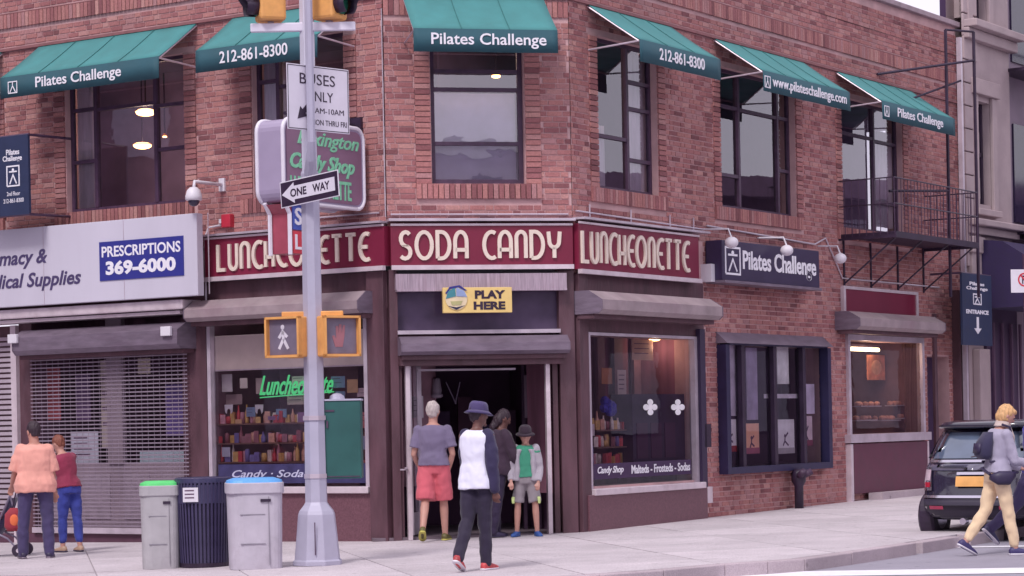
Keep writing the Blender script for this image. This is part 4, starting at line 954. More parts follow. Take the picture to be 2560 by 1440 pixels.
# posters in the case
for i, (x0, x1, y0, y1, cc, dsc) in enumerate(((1815, 1840, 1048, 1130, (.90, .86, .92), 'white poster with a small dancer, far left of the navy display case'), (1862, 1897, 1058, 1135, (.88, .52, .38), 'orange and white dance poster, second in the navy display case'),
                                               (1942, 1985, 1048, 1135, (.84, .82, .86), 'grey-white poster with a dark figure, third in the navy display case'), (2003, 2030, 1040, 1115, (.86, .72, .78), 'pale poster with a dark stroke, far right in the navy display case'))):
    a = FC.hit(x0, y1, -.012); b = FC.hit(x1, y0, -.012); t = thing('poster', dsc, 'poster', (a[0], .012, a[1]), FC)
    m_ = MB(); m_.box(a[0], b[0], .012, .018, a[1], b[1]); m_.build('sheet', mat('poster%d' % i, cc, .6, var=.12, scale=6), t)
    m_ = MB(); cx, cz = (a[0] + b[0]) / 2, (a[1] + b[1]) / 2 - .05; w_ = (b[0] - a[0]) * .14
    m_.ball((cx - w_ * .2, .012, cz + .06), (.03, .003, .03), 8, 5); m_.strokes([[(cx - w_, cz - .09), (cx - w_ * .3, cz - .02), (cx - w_ * .2, cz + .04), (cx + w_, cz + .07 + .02 * i)], [(cx - w_ * .3, cz - .02), (cx + w_ * 1.1, cz - .05 - .02 * i)]], .028, .012, .004); m_.build('figure_print', mat('figure_print', (.10, .05, .12), .6), t)
    m_ = MB(); m_.box(a[0], b[0], .006, .012, a[1], a[1] + .09); m_.build('colour_strip', mat('strip%d' % i, [(.35, .03, .05), (.4, .12, .2), (.45, .42, .46), (.25, .05, .1)][i], .6), t)
# pale drapes in the case above the posters
for i, (x0, x1, y0, y1, cc) in enumerate(((1814, 1850, 862, 1040, (.42, .38, .46)), (1862, 1886, 870, 1050, (.26, .22, .32)), (1938, 1965, 868, 960, (.66, .62, .68)), (1998, 2030, 960, 1035, (.45, .41, .5)), (1905, 1990, 985, 996, (.5, .46, .55)))):
    a = FC.hit(x0, y1, -.06); b = FC.hit(x1, y0, -.06); m_ = MB(); m_.box(a[0], b[0], .02, .03, a[1], b[1]); on(FC, m_).build('display_backing', mat('backing%d' % i, tuple(min(.9, q * 1.7) for q in cc), .6, var=.3, scale=4), bld)
# bakery window: tube lamp, picture, trays
a = FC.hit(2122, 872, -.5); b = FC.hit(2195, 862, -.5)
t = thing('tube_lamp', 'glowing warm tube lamp inside the far shop window', 'lamp', (a[0], .5, a[1]), FC)
m_ = MB(); m_.tube([(a[0], .5, a[1]), (b[0], .5, a[1])], .035, 8); m_.build('tube', emit('tube_glow', (1, .72, .42), 5), t)
pl = bpy.data.lights.new('tube_light', 'POINT'); pl.energy = 8; pl.color = (1, .7, .45); pl.shadow_soft_size = .1; po = bpy.data.objects.new('tube_light', pl); COL.objects.link(po); po.parent = t; po.location = (.5, -.1, -.2)
m_ = MB(); m_.box(a[0] - .05, b[0] + .05, .46, .54, a[1] + .04, a[1] + .08); m_.build('batten', M_house, t)
a = FC.hit(2170, 950, -.6); b = FC.hit(2212, 888, -.6); t = thing('window_picture', 'orange toned food picture hanging inside the far shop window', 'picture', (a[0], .6, a[1]), FC)
m_ = MB(); m_.box(a[0], b[0], .6, .62, a[1], b[1]); m_.build('frame', mat('orange_picture', (.55, .20, .12), .5, var=.5, scale=5), t)
m_ = MB(); m_.ball(((a[0] + b[0]) / 2, .6, (a[1] + b[1]) / 2), ((b[0] - a[0]) * .3, .01, (b[1] - a[1]) * .3)); m_.build('food_print', mat('food_print', (.65, .33, .2), .5, var=.3, scale=8), t)
for i, (px, py) in enumerate(((2165, 1010), (2250, 1008), (2155, 1045), (2215, 1045), (2265, 1040))):
    s, z = FC.hit(px, py, -.4); t = thing('bread_tray', ['tray of pastries, upper left in the far shop window', 'tray of pastries, upper right in the far shop window', 'tray of rolls, lower left in the far shop window', 'tray of rolls, lower middle in the far shop window', 'tray of rolls, lower right in the far shop window'][i], 'tray', (s, .4, z), FC, group='trays in the far shop window')
    m_ = MB(); m_.box(s - .42, s + .42, .3, .5, z - .05, z - .03); m_.build('tray', M_alu, t)
    m_ = MB()
    for k in range(8): m_.ball((s - .36 + k * .1, .4 + random.uniform(-.05, .05), z), (.055, .06, .045), 8, 5)
    m_.build('pastry', mat('pastry', (.48, .22, .17), .6, var=.4, scale=10), t, smooth=True)
plain(FC, 'interior_panel', mat('ipanel9', (.22, .13, .16), .8), FC.hit(2235, 950, -1.2)[0], FC.hit(2275, 950, -1.2)[0], fz0 + .5, fz1, 1.2, 1.25)
# pharmacy window goods behind the grille
for i, (x0, x1, y0, y1, cc, dsc) in enumerate(((178, 245, 1078, 1158, (.52, .50, .62), 'pale printed notice behind the pharmacy grille beside the woman'), (345, 375, 895, 935, (.62, .52, .44), 'small cream notice high behind the pharmacy grille'),
      (120, 150, 920, 1050, (.30, .06, .08), 'dull red poster behind the pharmacy grille at the left'), (255, 280, 900, 1120, (.42, .34, .33), 'tall beige strip notice behind the pharmacy grille'), (350, 470, 1128, 1156, (.40, .46, .55), 'pale blue box display low behind the pharmacy grille'), (190, 225, 935, 1050, (.10, .05, .13), 'dark banner behind the pharmacy grille'), (415, 470, 960, 1090, (.10, .06, .22), 'dark blue poster behind the pharmacy grille at the right'))):
    card(FA, x0, y0, x1, y1, -.25, cc, dsc, lines=4 if i in (0, 3) else 0, group=None)
# entrance items
def ecard(px0, py0, px1, py1, d, col, label, lines=0): card(FB, px0, py0, px1, py1, d, col, label, lines=lines)
ecard(1031, 990, 1058, 1045, -.6, (.55, .48, .55), 'paper notice inside the entrance on the left, above the grey haired man', 3)
ecard(1312, 938, 1330, 1045, -1.0, (.26, .18, .25), 'tall pale strip on the right wall inside the entrance')
s, z = FB.hit(1092, 990, -1.2); t = thing('paper_towels', 'stack of pale paper cups inside the dark entrance', 'cups', (s, 1.2, z), FB)
m_ = MB(); m_.lathe([(.05, 0), (.085, 0.02), (.085, .05), (.06, .06), (.07, .1), (.05, .26), (.03, .28)], (s, 1.2, z - .03), 12); m_.build('cup_stack', mat('dim_cup', (.34, .28, .36), .6), t, smooth=True)
m_ = MB()
for x0, x1 in ((1115, 1140), (1150, 1138)):
    a = FB.hit(x0, 955, -1.4); b = FB.hit(x1, 1010, -1.4); m_.tube([(a[0], 1.4, a[1]), (b[0], 1.4, b[1])], .008, 6)
on(FB, m_).build('hanging_cord', mat('cord_grey', (.25, .2, .3), .6), bld)
for i in range(5):
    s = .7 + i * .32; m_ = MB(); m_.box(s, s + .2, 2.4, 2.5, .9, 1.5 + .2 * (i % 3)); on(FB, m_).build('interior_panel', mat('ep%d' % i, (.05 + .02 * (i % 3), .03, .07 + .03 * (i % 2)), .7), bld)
# ---------------------------------------------------------------- small signs and fittings on the walls
def blade(face, rect, d, th=.05): pass
# PLAY HERE sign
a = FB.hit(1107, 783, .26); b = FB.hit(1278, 718, .26)
t = thing('play_here_sign', 'yellow PLAY HERE sign above the corner entrance', 'sign', (a[0], -.26, a[1]), FB)
m_ = MB(); m_.box(a[0], b[0], -.30, -.22, a[1], b[1]); m_.build('sign_box', mat('yellow_sign', (.80, .58, .22), .4, var=.06), t, bevel=.006)
m_ = MB(); w_ = b[0] - a[0]; h = b[1] - a[1]
m_.text('PLAY', a[0] + w_ * .46, b[0] - w_ * .10, a[1] + h * .55, b[1] - h * .12, -.30, .005, 0, .05); m_.text('HERE', a[0] + w_ * .44, b[0] - w_ * .10, a[1] + h * .12, a[1] + h * .44, -.30, .005, 0, .05); m_.build('lettering', M_black, t)
cx, cz, r = a[0] + w_ * .19, a[1] + h * .56, h * .44
m_ = MB(); m_.lathe([(r, 0), (r, .012)], n=24); m_.xf(Matrix.Translation((cx, -.301, cz)) @ Matrix.Rotation(math.pi / 2, 4, 'X')); m_.build('disc', mat('disc_cream', (.75, .62, .42), .4), t)
for poly_, cc, nm in (([(-.95, .0), (-.75, .65), (-.1, 1.0), (-.05, .2)], (.06, .25, .30), 'teal_field'), ([(.0, .2), (.0, 1.0), (.7, .7), (.97, .15)], (.30, .38, .62), 'blue_field'), ([(-.55, -.25), (.55, -.2), (.4, -.55), (-.4, -.6)], (.45, .42, .20), 'gold_field'), ([(-.75, -.65), (0, -1.0), (.75, -.6), (0, -.78)], (.02, .02, .06), 'dark_arc'), ([(-1.0, .5), (-.6, 1.05), (.3, 1.2), (1.02, .7), (.75, .72), (.2, 1.0), (-.55, .85), (-.9, .4)], (.03, .03, .22), 'navy_rim')):
    m_ = MB(); m_.prism([(cx + p[0] * r, cz + p[1] * r) for p in poly_], -.319, -.3135); m_.build(nm, mat(nm, cc, .4), t)
# Pilates fascia on the right wall
q0 = FC.hit(1806, 650, .3); q1 = FC.hit(2048, 650, .3); zt5 = FC.hit(1812, 600, .3)[1]; zb5 = FC.hit(1812, 700, .3)[1]
t = thing('pilates_sign', 'dark navy Pilates Challenge sign on the right-hand brick wall', 'sign', (q0[0], -.3, zb5), FC)
m_ = MB(); m_.box(q0[0], q1[0], -.3, -.02, zb5, zt5); m_.build('sign_box', mat('navy_sign', (.035, .022, .07), .4, var=.15), t, bevel=.01)
m_ = MB(); m_.box(q0[0], q1[0], -.34, -.02, zb5 - .04, zb5); m_.build('lower_rail', M_house, t)
m_ = MB(); e0 = FC.hit(1857, 670, .3)[0]; e1 = FC.hit(2040, 700, .3)[0]; m_.text('Pilates Challenge', e0, e1, zb5 + .1, zt5 - .12, -.3, .008, 0, .02); m_.build('lettering', M_letterw, t)
def emblem(face, s0, s1, z0, z1, y, t, th=.03, m=M_letterw):
    m_ = MB(); cx = (s0 + s1) / 2; h = z1 - z0; w_ = s1 - s0
    m_.strokes([[(s0, z0), (s0, z1), (s1, z1), (s1, z0), (s0, z0)]], th, y, .006)
    m_.strokes([[(cx - w_ * .28, z0 + h * .1), (cx, z0 + h * .55), (cx + w_ * .28, z0 + h * .1)], [(cx - w_ * .32, z0 + h * .72), (cx + w_ * .32, z0 + h * .72)]], th, y, .006); m_.ball((cx, y - .004, z0 + h * .8), (w_ * .1, .006, h * .09), 8, 6); m_.build('emblem', m, t)
emblem(FC, FC.hit(1814, 670, .3)[0], FC.hit(1850, 670, .3)[0], zb5 + .1, zt5 - .1, -.3, t)
a = FC.hit(1775, 704, .15); b = FC.hit(1800, 662, .15); t = thing('small_plaque', 'small white plaque left of the navy Pilates sign', 'plaque', (a[0], -.15, a[1]), FC)
m_ = MB(); m_.box(a[0], b[0], -.17, -.0, a[1], b[1]); m_.build('plate', M_white, t); m_ = MB(); m_.box(a[0] + .12, b[0] - .12, -.176, -.17, a[1] + .06, b[1] - .06); m_.build('mark', M_house, t)
# globe lamps over that sign
for i, (px, py, d) in enumerate(((1829, 606, .5), (1967, 626, .5), (2101, 646, .4))):
    s, z = FC.hit(px, py, d); t = thing('flood_lamp', ['white round flood lamp above the left end of the navy sign', 'white round flood lamp above the middle of the navy sign', 'white round flood lamp on the pier under the fire escape'][i], 'lamp', (s, -d, z), FC, group='white flood lamps on the right-hand wall')
    m_ = MB(); m_.ball((s, -d, z), (.10, .10, .085), 12, 8); m_.build('lamp_head', M_white, t, smooth=True); m_ = MB(); m_.tube([(s, -d, z + .07), (s, -d + .05, z + .2), (s, -.01, z + .22)], .014, 6); m_.build('arm', M_white, t)
conduit(FC, [(3.7, -.03, 4.36), (7.3, -.03, 4.28), (7.7, -.03, 4.4), (8.1, -.03, 4.0), (8.3, -.03, 3.78), (12.3, -.03, 3.78)], .014)
# CCTV camera, alarm bell
s, z = FA.hit(556, 462, .02); t = thing('cctv_camera', 'white dome security camera on a wall arm above the pharmacy sign', 'camera', (s, 0, z), FA)
s2, z2 = FA.hit(487, 500, .6)
m_ = MB(); m_.box(s - .05, s + .05, -.04, 0, z - .09, z + .09); m_.build('wall_plate', M_white, t); m_ = MB(); m_.tube([(s, -.02, z), (s2, -.6, z + .0), (s2, -.62, z - .12)], .025, 8); m_.build('arm', M_white, t, smooth=True)
m_ = MB(); m_.lathe([(.05, .12), (.09, .08), (.115, 0), (.115, -.05), (.1, -.06)], (s2, -.62, z - .2), 16); m_.build('housing', M_white, t, smooth=True); m_ = MB(); m_.ball((s2, -.62, z - .27), (.08, .08, .07), 12, 8); m_.build('dome', mat('smoked_dome', (.05, .04, .08), .1), t, smooth=True)
s, z = FA.hit(566, 552, .08); t = thing('alarm_bell', 'red alarm box with white strobe above the maroon sign', 'alarm', (s, 0, z), FA)
m_ = MB(); m_.box(s - .08, s + .08, -.1, 0, z - .09, z + .09); m_.build('box', mat('alarm_red', (.50, .03, .06), .4), t, bevel=.01); m_ = MB(); m_.box(s - .12, s - .08, -.1, -.03, z - .03, z + .03); m_.build('strobe', M_white, t)
conduit(FA, [(s - .12, -.05, z - .05), (s - .35, -.05, z - .07), (s - .42, -.05, z - .2), (s - .42, -.05, 3.3)], .014, M_white)
# blue wall banner at the far left, and the one on the far right
M_navy = mat('navy_banner', (.02, .03, .085), .7, var=.15, bump=.2, bscale=6)
sb_ = FA.hit(66, 430, .9)[0]; zt6 = FA.hit(70, 335, .9)[1]; zb6 = FA.hit(70, 535, .9)[1]
t = thing('wall_banner', 'navy Pilates Challenge banner at the far left edge', 'banner', (sb_, -.9, zb6), FA)
m_ = MB(); m_.box(sb_ - 1.1, sb_ + .04, -.90, -.86, zb6, zt6); m_.build('cloth', M_navy, t); m_ = MB()
for zz in (zt6, zb6): m_.tube([(sb_ - 1.1, -.88, zz), (sb_ + .05, -.88, zz)], .02, 6); m_.tube([(sb_, -.88, zz), (sb_ + .0, 0, zz + .02)], .02, 6)
m_.build('bracket', M_steel, t); cx = FA.hit(33, 440, .9)[0]; emblem(FA, cx - .12, cx + .12, zb6 + .42, zb6 + .70, -.9, t, .02)
m_ = MB(); m_.text('Pilates', cx - .13, cx + .13, zt6 - .27, zt6 - .19, -.9, .004, 0, .02); m_.text('Challenge', cx - .20, cx + .18, zt6 - .38, zt6 - .28, -.9, .004, 0, .02); m_.text('212-861-8300', cx - .2, cx + .2, zb6 + .18, zb6 + .24, -.9, .004); m_.text('2nd Floor', cx - .13, cx + .13, zb6 + .28, zb6 + .34, -.9, .004); m_.build('lettering', M_letterw, t)
dB = .6; a = FC.hit(2408, 862, dB); b = FC.hit(2478, 690, dB); zt7 = b[1]; zb7 = a[1]
t = thing('hanging_banner', 'navy entrance banner with white down arrow beside the stone building', 'banner', (a[0], -dB, zb7), FC)
m_ = MB(); m_.box(a[0], b[0], -dB, -dB + .04, zb7, zt7); m_.build('cloth', M_navy, t); cx = (a[0] + b[0]) / 2; w_ = b[0] - a[0]
m_ = MB(); m_.tube([(a[0], -dB + .02, zt7), (b[0], -dB + .02, zt7)], .02, 6); m_.tube([(a[0], -dB + .02, zt7), (a[0], 0, zt7)], .02, 6); m_.build('bracket', M_steel, t)
m_ = MB(); hz = zt7 - zb7
m_.text('Pilates', cx - w_ * .25, cx + w_ * .25, zt7 - hz * .16, zt7 - hz * .11, -dB, .004, 0, .03); m_.text('Challenge', cx - w_ * .36, cx + w_ * .36, zt7 - hz * .235, zt7 - hz * .175, -dB, .004, 0, .03); m_.text('ENTRANCE', cx - w_ * .38, cx + w_ * .38, zt7 - hz * .56, zt7 - hz * .50, -dB, .004, 0, .04)
m_.prism([(cx - .05, zt7 - hz * .60), (cx + .05, zt7 - hz * .60), (cx + .05, zt7 - hz * .76), (cx + .17, zt7 - hz * .76), (cx, zt7 - hz * .84), (cx - .17, zt7 - hz * .76), (cx - .05, zt7 - hz * .76)], -dB - .005, -dB)
m_.build('lettering', M_letterw, t); emblem(FC, cx - .18, cx + .18, zt7 - hz * .42, zt7 - hz * .28, -dB, t, .025)

# ---------------------------------------------------------------- projecting double-faced shop sign
M_trim = mat('sign_trim_white', (.74, .70, .80), .35, var=.05); M_lav = mat('lavender_face', (.36, .30, .44), .4, var=.1, scale=2)
M_face = mat('dusky_face', (.24, .13, .21), .35, var=.15, scale=2); M_mint = mat('mint_letter', (.22, .60, .38), .5, var=.15)
sF = FA.hit(905, 400, .15)[0]
t = thing('projecting_sign', 'rounded projecting Candy Shop sign with green lettering behind the signal pole', 'sign', (sF, 0, 4.3), FA)
TH = .42; zt8, zb8 = 5.42, 4.36; N1, N0 = -1.80, -.12
# local frame: x along the wall, -y outwards. right-hand face lies at x = sF
def rr(y0, y1, z0, z1, r, n=5):
    o = []
    for (cy, cz, a0) in ((y1 - r, z0 + r, -90), (y1 - r, z1 - r, 0), (y0 + r, z1 - r, 90), (y0 + r, z0 + r, 180)):
        for k in range(n + 1): an = math.radians(a0 + 90 * k / n); o.append((cy + r * math.cos(an), cz + r * math.sin(an)))
    return o
m_ = MB(); m_.prismx(rr(N1, N0, zb8, zt8, .16), sF - TH, sF); m_.build('sign_box', M_lav, t)
ol = rr(N1, N0, zb8, zt8, .16); m_ = MB()
for xx in (sF, sF - TH): m_.tube([(xx, y, z) for y, z in ol + [ol[0]]], .028, 6)
m_.build('trim', M_trim, t, smooth=True)
m_ = MB(); m_.prismx(rr(N1 + .06, N0 - .06, zb8 + .05, zt8 - .05, .12), sF + .001, sF + .012); m_.build('face_panel', M_face, t)
Mr = Matrix.Translation((sF + .012, 0, 0)) @ Matrix.Rotation(math.pi / 2, 4, 'Z')     # text plane turned to face along +x; its x runs to +y (towards the wall)
def st(txt, y0, y1, z0, z1, shear, fat, m, nm):
    q = MB(); q.text(txt, y0, y1, z0, z1, 0, .012, shear, fat); q.xf(Mr); q.build(nm, m, t)
st('Lexington', N1 + .28, N0 - .12, zt8 - .36, zt8 - .12, .35, .015, M_mint, 'lettering'); st('Candy Shop', N1 + .12, N0 - .22, zt8 - .68, zt8 - .42, .35, .03, M_mint, 'lettering')
st('LUNCHEONETTE', N1 + .12, N0 - .3, zb8 + .09, zb8 + .34, 0, .015, M_mint, 'lettering')
m_ = MB(); m_.prismx([(N1 + .06, zb8 - .02), (N1 + .5, zb8 - .02), (N1 + .5, 3.72), (N1 + .18, 3.72), (N1 + .18, 4.22)], sF - TH + .06, sF - .04); m_.build('tail_box', mat('tail_red', (.36, .07, .11), .4, var=.15), t)
for xx in (sF - .04, sF - TH + .06):
    m_ = MB(); m_.tube([(xx, N1 + .06, zb8), (xx, N1 + .16, 4.22), (xx, N1 + .16, 3.70)], .03, 6); m_.build('trim', M_trim, t)
m_ = MB(); m_.box(sF - .039, sF - .025, N1 + .2, N1 + .5, 4.02, 4.36); m_.build('blue_field', mat('blue_field2', (.06, .10, .45), .4), t)
m_ = MB(); m_.box(sF - .039, sF - .025, N1 + .2, N1 + .5, 3.72, 4.0); m_.build('red_field', mat('red_field2', (.65, .05, .08), .4), t)
Mr = Matrix.Translation((sF - .025, 0, 0)) @ Matrix.Rotation(math.pi / 2, 4, 'Z')
st('S', N1 + .24, N1 + .38, 4.08, 4.3, 0, .02, M_letterw, 'lettering'); st('L', N1 + .24, N1 + .36, 3.77, 3.96, 0, .02, M_letterw, 'lettering')
m_ = MB(); z9 = 5.5; m_.tube([(sF - .2, N1 + .3, z9 + .02), (sF - .2, -.02, z9)], .025, 6)
for yy in (N1 + .4, N0 - .2): m_.tube([(sF - .2, yy, z9), (sF - .2, yy, zt8)], .018, 6)
m_.box(sF - .3, sF - .08, -.06, 0, z9 - .1, z9 + .1); m_.build('bracket', M_black, t)

# ---------------------------------------------------------------- neighbouring stone building on the right
nb = thing('stone_building', 'pale stone apartment building beyond the brick corner at the right edge', 'building', (sC_end, 0, 0), FC)
M_stone = mat('pale_stone', (.42, .33, .35), .8, var=.14, scale=2, bump=.3, bscale=30, dirt=.35, dirtcol=(.27, .19, .22))
nd = -.12; n0, n1 = sC_end + .02, FC.hit(2537, 400, .2)[0]
w1 = FC.rect(2437, 250, 2478, 515, .12); w2 = FC.rect(2422, -60, 2465, 55, .12)
w1 = (w1[0], w1[1], w1[2], w1[3] - .0)
xs_ = [n0, n1]
m_ = MB()
ZT = 13
hl = [(w1[0], w1[1], w1[2], w1[3]), (w2[0], w2[1], w2[2], 9.6)]
q = wall(FC, n0, n1, -.2, ZT, hl); q.v = [(v[0], v[1] + nd, v[2]) for v in q.v]; q.build('wall', M_stone, nb, normals=False)
# rusticated quoin stones on the left edge
k = 0; z = 4.2
while z < 12.6:
    wd = .62 if k % 2 else .5; m_ = MB(); m_.box(n0 - .03, n0 + wd, nd - .05, nd, z, z + .40); m_.build('quoin_stone', M_stone, nb, bevel=.015); z += .42; k += 1
for (zz, pr, hh) in ((4.95, .25, .12), (4.80, .12, .147), (8.55, .3, .14), (8.35, .15, .197)): m_ = MB(); m_.box(n0 - .02, n1 + .1, nd - pr, nd, zz, zz + hh); m_.build('cornice', M_stone, nb, bevel=.02)
for h in hl:
    fr = MB(); e = .22
    fr.box(h[0] - e, h[0], nd - .07, nd, h[2] - .1, h[3] + .1); fr.box(h[1], h[1] + e, nd - .07, nd, h[2] - .1, h[3] + .1); fr.box(h[0] - e - .06, h[1] + e + .06, nd - .12, nd, h[3] + .1, h[3] + .38); fr.box(h[0] - e, h[1] + e, nd - .14, nd, h[2] - .22, h[2] - .1)
    wf = fr.build('window', M_stone, nb, bevel=.015)
    g_ = MB(); g_.box(h[0], h[0] + .08, .02, .08, h[2], h[3]); g_.box(h[1] - .08, h[1], .02, .08, h[2], h[3]); zm = (h[2] + h[3]) / 2; g_.box(h[0], h[1], .02, .08, zm - .04, zm + .04); g_.build('sash', M_black, wf)
    g_ = MB(); g_.quad((h[0], .06, h[2]), (h[1], .06, h[2]), (h[1], .06, h[3]), (h[0], .06, h[3])); g_.build('pane', M_glass, wf, normals=False)
    g_ = MB(); g_.box(h[0] - .1, h[1] + .1, .38, .42, h[2] - .2, h[3] + .2); g_.box(h[0] - .1, h[0] - .05, .2, .38, h[2] - .2, h[3] + .2); g_.box(h[1] + .05, h[1] + .1, .2, .38, h[2] - .2, h[3] + .2); g_.build('interior', M_dark, wf)
    for i in range(2):
        g_ = MB(); xx = h[0] + .25 + i * .35; g_.box(xx, xx + .12, .3, .32, zm + .1, h[3] - .1); g_.build('curtain', M_curtain, wf)
m_ = MB(); m_.box(n0 + .05, n0 + .55, nd - .1, nd, 2.9, 4.75); m_.box(n0 + .0, n0 + .6, nd - .14, nd, 4.45, 4.75); m_.build('pilaster', M_stone, nb, bevel=.02)
m_ = MB(); m_.box(n0 + .2, n0 + .7, nd - .15, nd, -.2, 2.7); m_.build('pilaster', M_stone, nb, bevel=.02)
m_ = MB(); m_.box(n0 + .75, n1, nd - .06, nd, -.2, 4.1); m_.build('dark_shopfront', mat('dark_shopfront', (.045, .022, .06), .35, var=.5, scale=1.5), nb)
for k in range(5):
    xx = n0 + 1.0 + k * .45; m_ = MB(); m_.box(xx, xx + .07, nd - .1, nd - .06, .1, 3.2); m_.build('shopfront_bar', mat('plum_bar', (.10, .05, .10), .5), nb)
# dark fire-escaped building further along
n2 = n1 + .15
db = thing('dark_building', 'darker building with fire escape stairs at the far right edge', 'building', (n2, 0, 0), FC)
m_ = MB(); m_.box(n2, n2 + 14, .1, .5, -.2, 14); m_.build('wall', mat('pale_lilac_wall', (.30, .23, .30), .8, var=.2, scale=1.5), db)
for r_ in range(3):
    for c_ in range(2):
        m_ = MB(); x_ = n2 + .5 + c_ * 3; z_ = 5.2 + r_ * 3.1; m_.box(x_, x_ + 1.2, .06, .1, z_, z_ + 1.9); m_.build('window', mat('dark_pane', (.03, .02, .06), .1), db)
m_ = MB()
for r_ in range(3):
    z_ = 4.9 + r_ * 3.1; m_.box(n2 - .2, n2 + 5, -1.0, .1, z_, z_ + .06); m_.tube([(n2 - .2, -1, z_ + .9), (n2 + 5, -1, z_ + .9)], .025, 6)
    m_.tube([(n2 - .2, -.8, z_ + 3.1), (n2 + 3, -.8, z_)], .04, 6); m_.tube([(n2 - .2, -1.0, z_ + 3.1), (n2 + 3, -1.0, z_)], .04, 6)
    for k in range(26): m_.tube([(n2 - .2 + k * .2, -1, z_), (n2 - .2 + k * .2, -1, z_ + .9)], .01, 4)
m_.build('fire_escape', M_black, db)
# dark purple dome awning
t = thing('purple_awning', 'large dark purple entrance awning at the right edge', 'awning', (15, -.2, 3.2), FC)
sa_ = FC.hit(2446, 690, .15)[0]; m_ = MB()
prof = [(nd, 4.72), (nd - .5, 4.66), (nd - .9, 4.4), (nd - 1.1, 3.9), (nd - 1.1, 3.45), (nd, 3.45)]
m_.prismx(prof, sa_, sa_ + 7); m_.build('canopy', mat('purple_canvas', (.026, .014, .065), .8, var=.15, bump=.2, bscale=15), t)
m_ = MB(); m_.box(sa_, sa_ + 7, nd - 1.12, nd - 1.1, 3.2, 3.47); m_.build('valance', mat('plum_canvas', (.02, .01, .045), .8), t)
# no-parking sign on its post
p = W(2546, 728, 34.0); t = thing('no_parking_sign', 'white no parking sign with red circled P at the right edge', 'sign', (p.x + .1, 34.0, gz(p.x)), rotz=math.radians(12))
m_ = MB(); w_ = .15; m_.box(-w_ - .08, w_ + .02, -.02, -.015, p.z - .17, p.z + .17); m_.build('plate', M_white, t)
m_ = MB(); m_.strokes([arc(-.02, p.z + .02, .09, .09, 0, 360, 20), [(-.08, p.z + .09), (.04, p.z - .05)]], .022, -.021, .003); m_.build('red_symbol', mat('sign_red', (.6, .03, .06), .5), t)
m_ = MB(); m_.text('P', -.055, .01, p.z - .04, p.z + .08, -.021, .002, 0, .02); m_.build('lettering', M_black, t); m_ = MB(); m_.box(-.02, .02, -.01, .03, 0, p.z + .4); m_.build('post', M_steel, t)

# ---------------------------------------------------------------- fire escape on the brick wall
t = thing('fire_escape', 'black iron fire escape balcony under the last green awning on the brick wall', 'fire escape', (8.3, 0, 3.2), FC)
e0, e1, D1, zf = 8.25, 11.75, 1.0, 4.44
m_ = MB()
for k in range(14): m_.box(e0, e1, -D1 + k * D1 / 14, -D1 + k * D1 / 14 + .045, zf, zf + .03)
m_.box(e0, e1, -D1 - .02, -D1, zf - .05, zf + .05); m_.box(e0, e0 + .03, -D1, 0, zf - .05, zf + .05); m_.box(e1 - .03, e1, -D1, 0, zf - .05, zf + .05); m_.build('platform', M_black, t)
m_ = MB()
for zr in (zf + .92, zf + .5): m_.tube([(e0, 0, zr), (e0, -D1, zr), (e1, -D1, zr), (e1, 0, zr)], .012, 6)
m_.build('handrail', M_black, t)
bl = MB(); bl.box(-.005, .005, -.005, .005, 0, .92); bme = bpy.data.meshes.new('baluster'); bme.from_pydata(bl.v, [], bl.f); bme.materials.append(M_steel)
pts = [(e0 + (e1 - e0) * k / 26, -D1) for k in range(27)] + [(e0, -D1 * k / 8) for k in range(1, 8)] + [(e1, -D1 * k / 8) for k in range(1, 8)]
for x, y in pts:
    o = bpy.data.objects.new('baluster', bme); COL.objects.link(o); o.parent = t; o.location = (x - 8.3, y, zf - 3.2)
for x in (e0 + .15, e0 + 1.2, e0 + 2.3, e1 - .1):
    m_ = MB(); m_.tube([(x, -D1, zf), (x, -.02, zf - .75)], .015, 6); m_.tube([(x, -.02, zf), (x, -.02, zf - .78)], .02, 6); m_.build('brace', M_black, t)
# drop ladder rails and upper brackets
lx = 12.1; m_ = MB()
for x, y in ((FC.hit(2372, 500, .6)[0], -.6), (FC.hit(2440, 400, .9)[0], -.9)): m_.tube([(x, y, 3.55), (x, y, 8.2)], .03, 6)
xa, xb = FC.hit(2372, 500, .6)[0], FC.hit(2440, 400, .9)[0]
m_.tube([(xa - 1.6, -.02, 7.3), (xb, -.9, 7.7)], .025, 6); m_.tube([(xa - 1.3, -.02, 6.75), (xa + .4, -.7, 7.35)], .02, 6); m_.tube([(xa - 1.2, -.02, 5.35), (xa, -.6, 5.4)], .025, 6); m_.tube([(xa, -.6, 8.2), (xb, -.9, 8.2)], .02, 6)
m_.build('ladder_rail', M_black, t)

# ---------------------------------------------------------------- signal pole and its fittings
PP = G(794, 1412); PX, PY = PP.x, PP.y
pole = thing('signal_pole', 'grey octagonal traffic signal pole on a flared base at the kerb', 'pole', (PX, PY, gz(PX)))
def zpix(py, px=790): return W(px, py, PY).z - gz(PX)
H1 = zpix(412)
def octa(m_, prof, c=(0, 0)):
    m_.lathe(prof, (c[0], c[1], 0), 8)
m_ = MB(); octa(m_, [(.285, 0), (.285, .05), (.265, .06), (.215, .56), (.2, .6), (.15, .66), (.125, .70)]); m_.xf(Matrix.Rotation(math.pi / 8, 4, 'Z')); m_.build('base', M_pole, pole, bevel=.006)
m_ = MB(); octa(m_, [(.128, .69), (.112, 2.5), (.105, H1 - .25), (.105, H1 - .1), (.06, H1)]); m_.xf(Matrix.Rotation(math.pi / 8, 4, 'Z')); m_.build('shaft', M_pole, pole)
m_ = MB(); octa(m_, [(.088, H1 - .1), (.086, H1 + 1.0), (.082, H1 + 3.2)]); m_.xf(Matrix.Rotation(math.pi / 8, 4, 'Z')); m_.build('upper_shaft', mat('bright_pole_paint', (.62, .60, .72), .45, .1, var=.06, scale=3), pole)
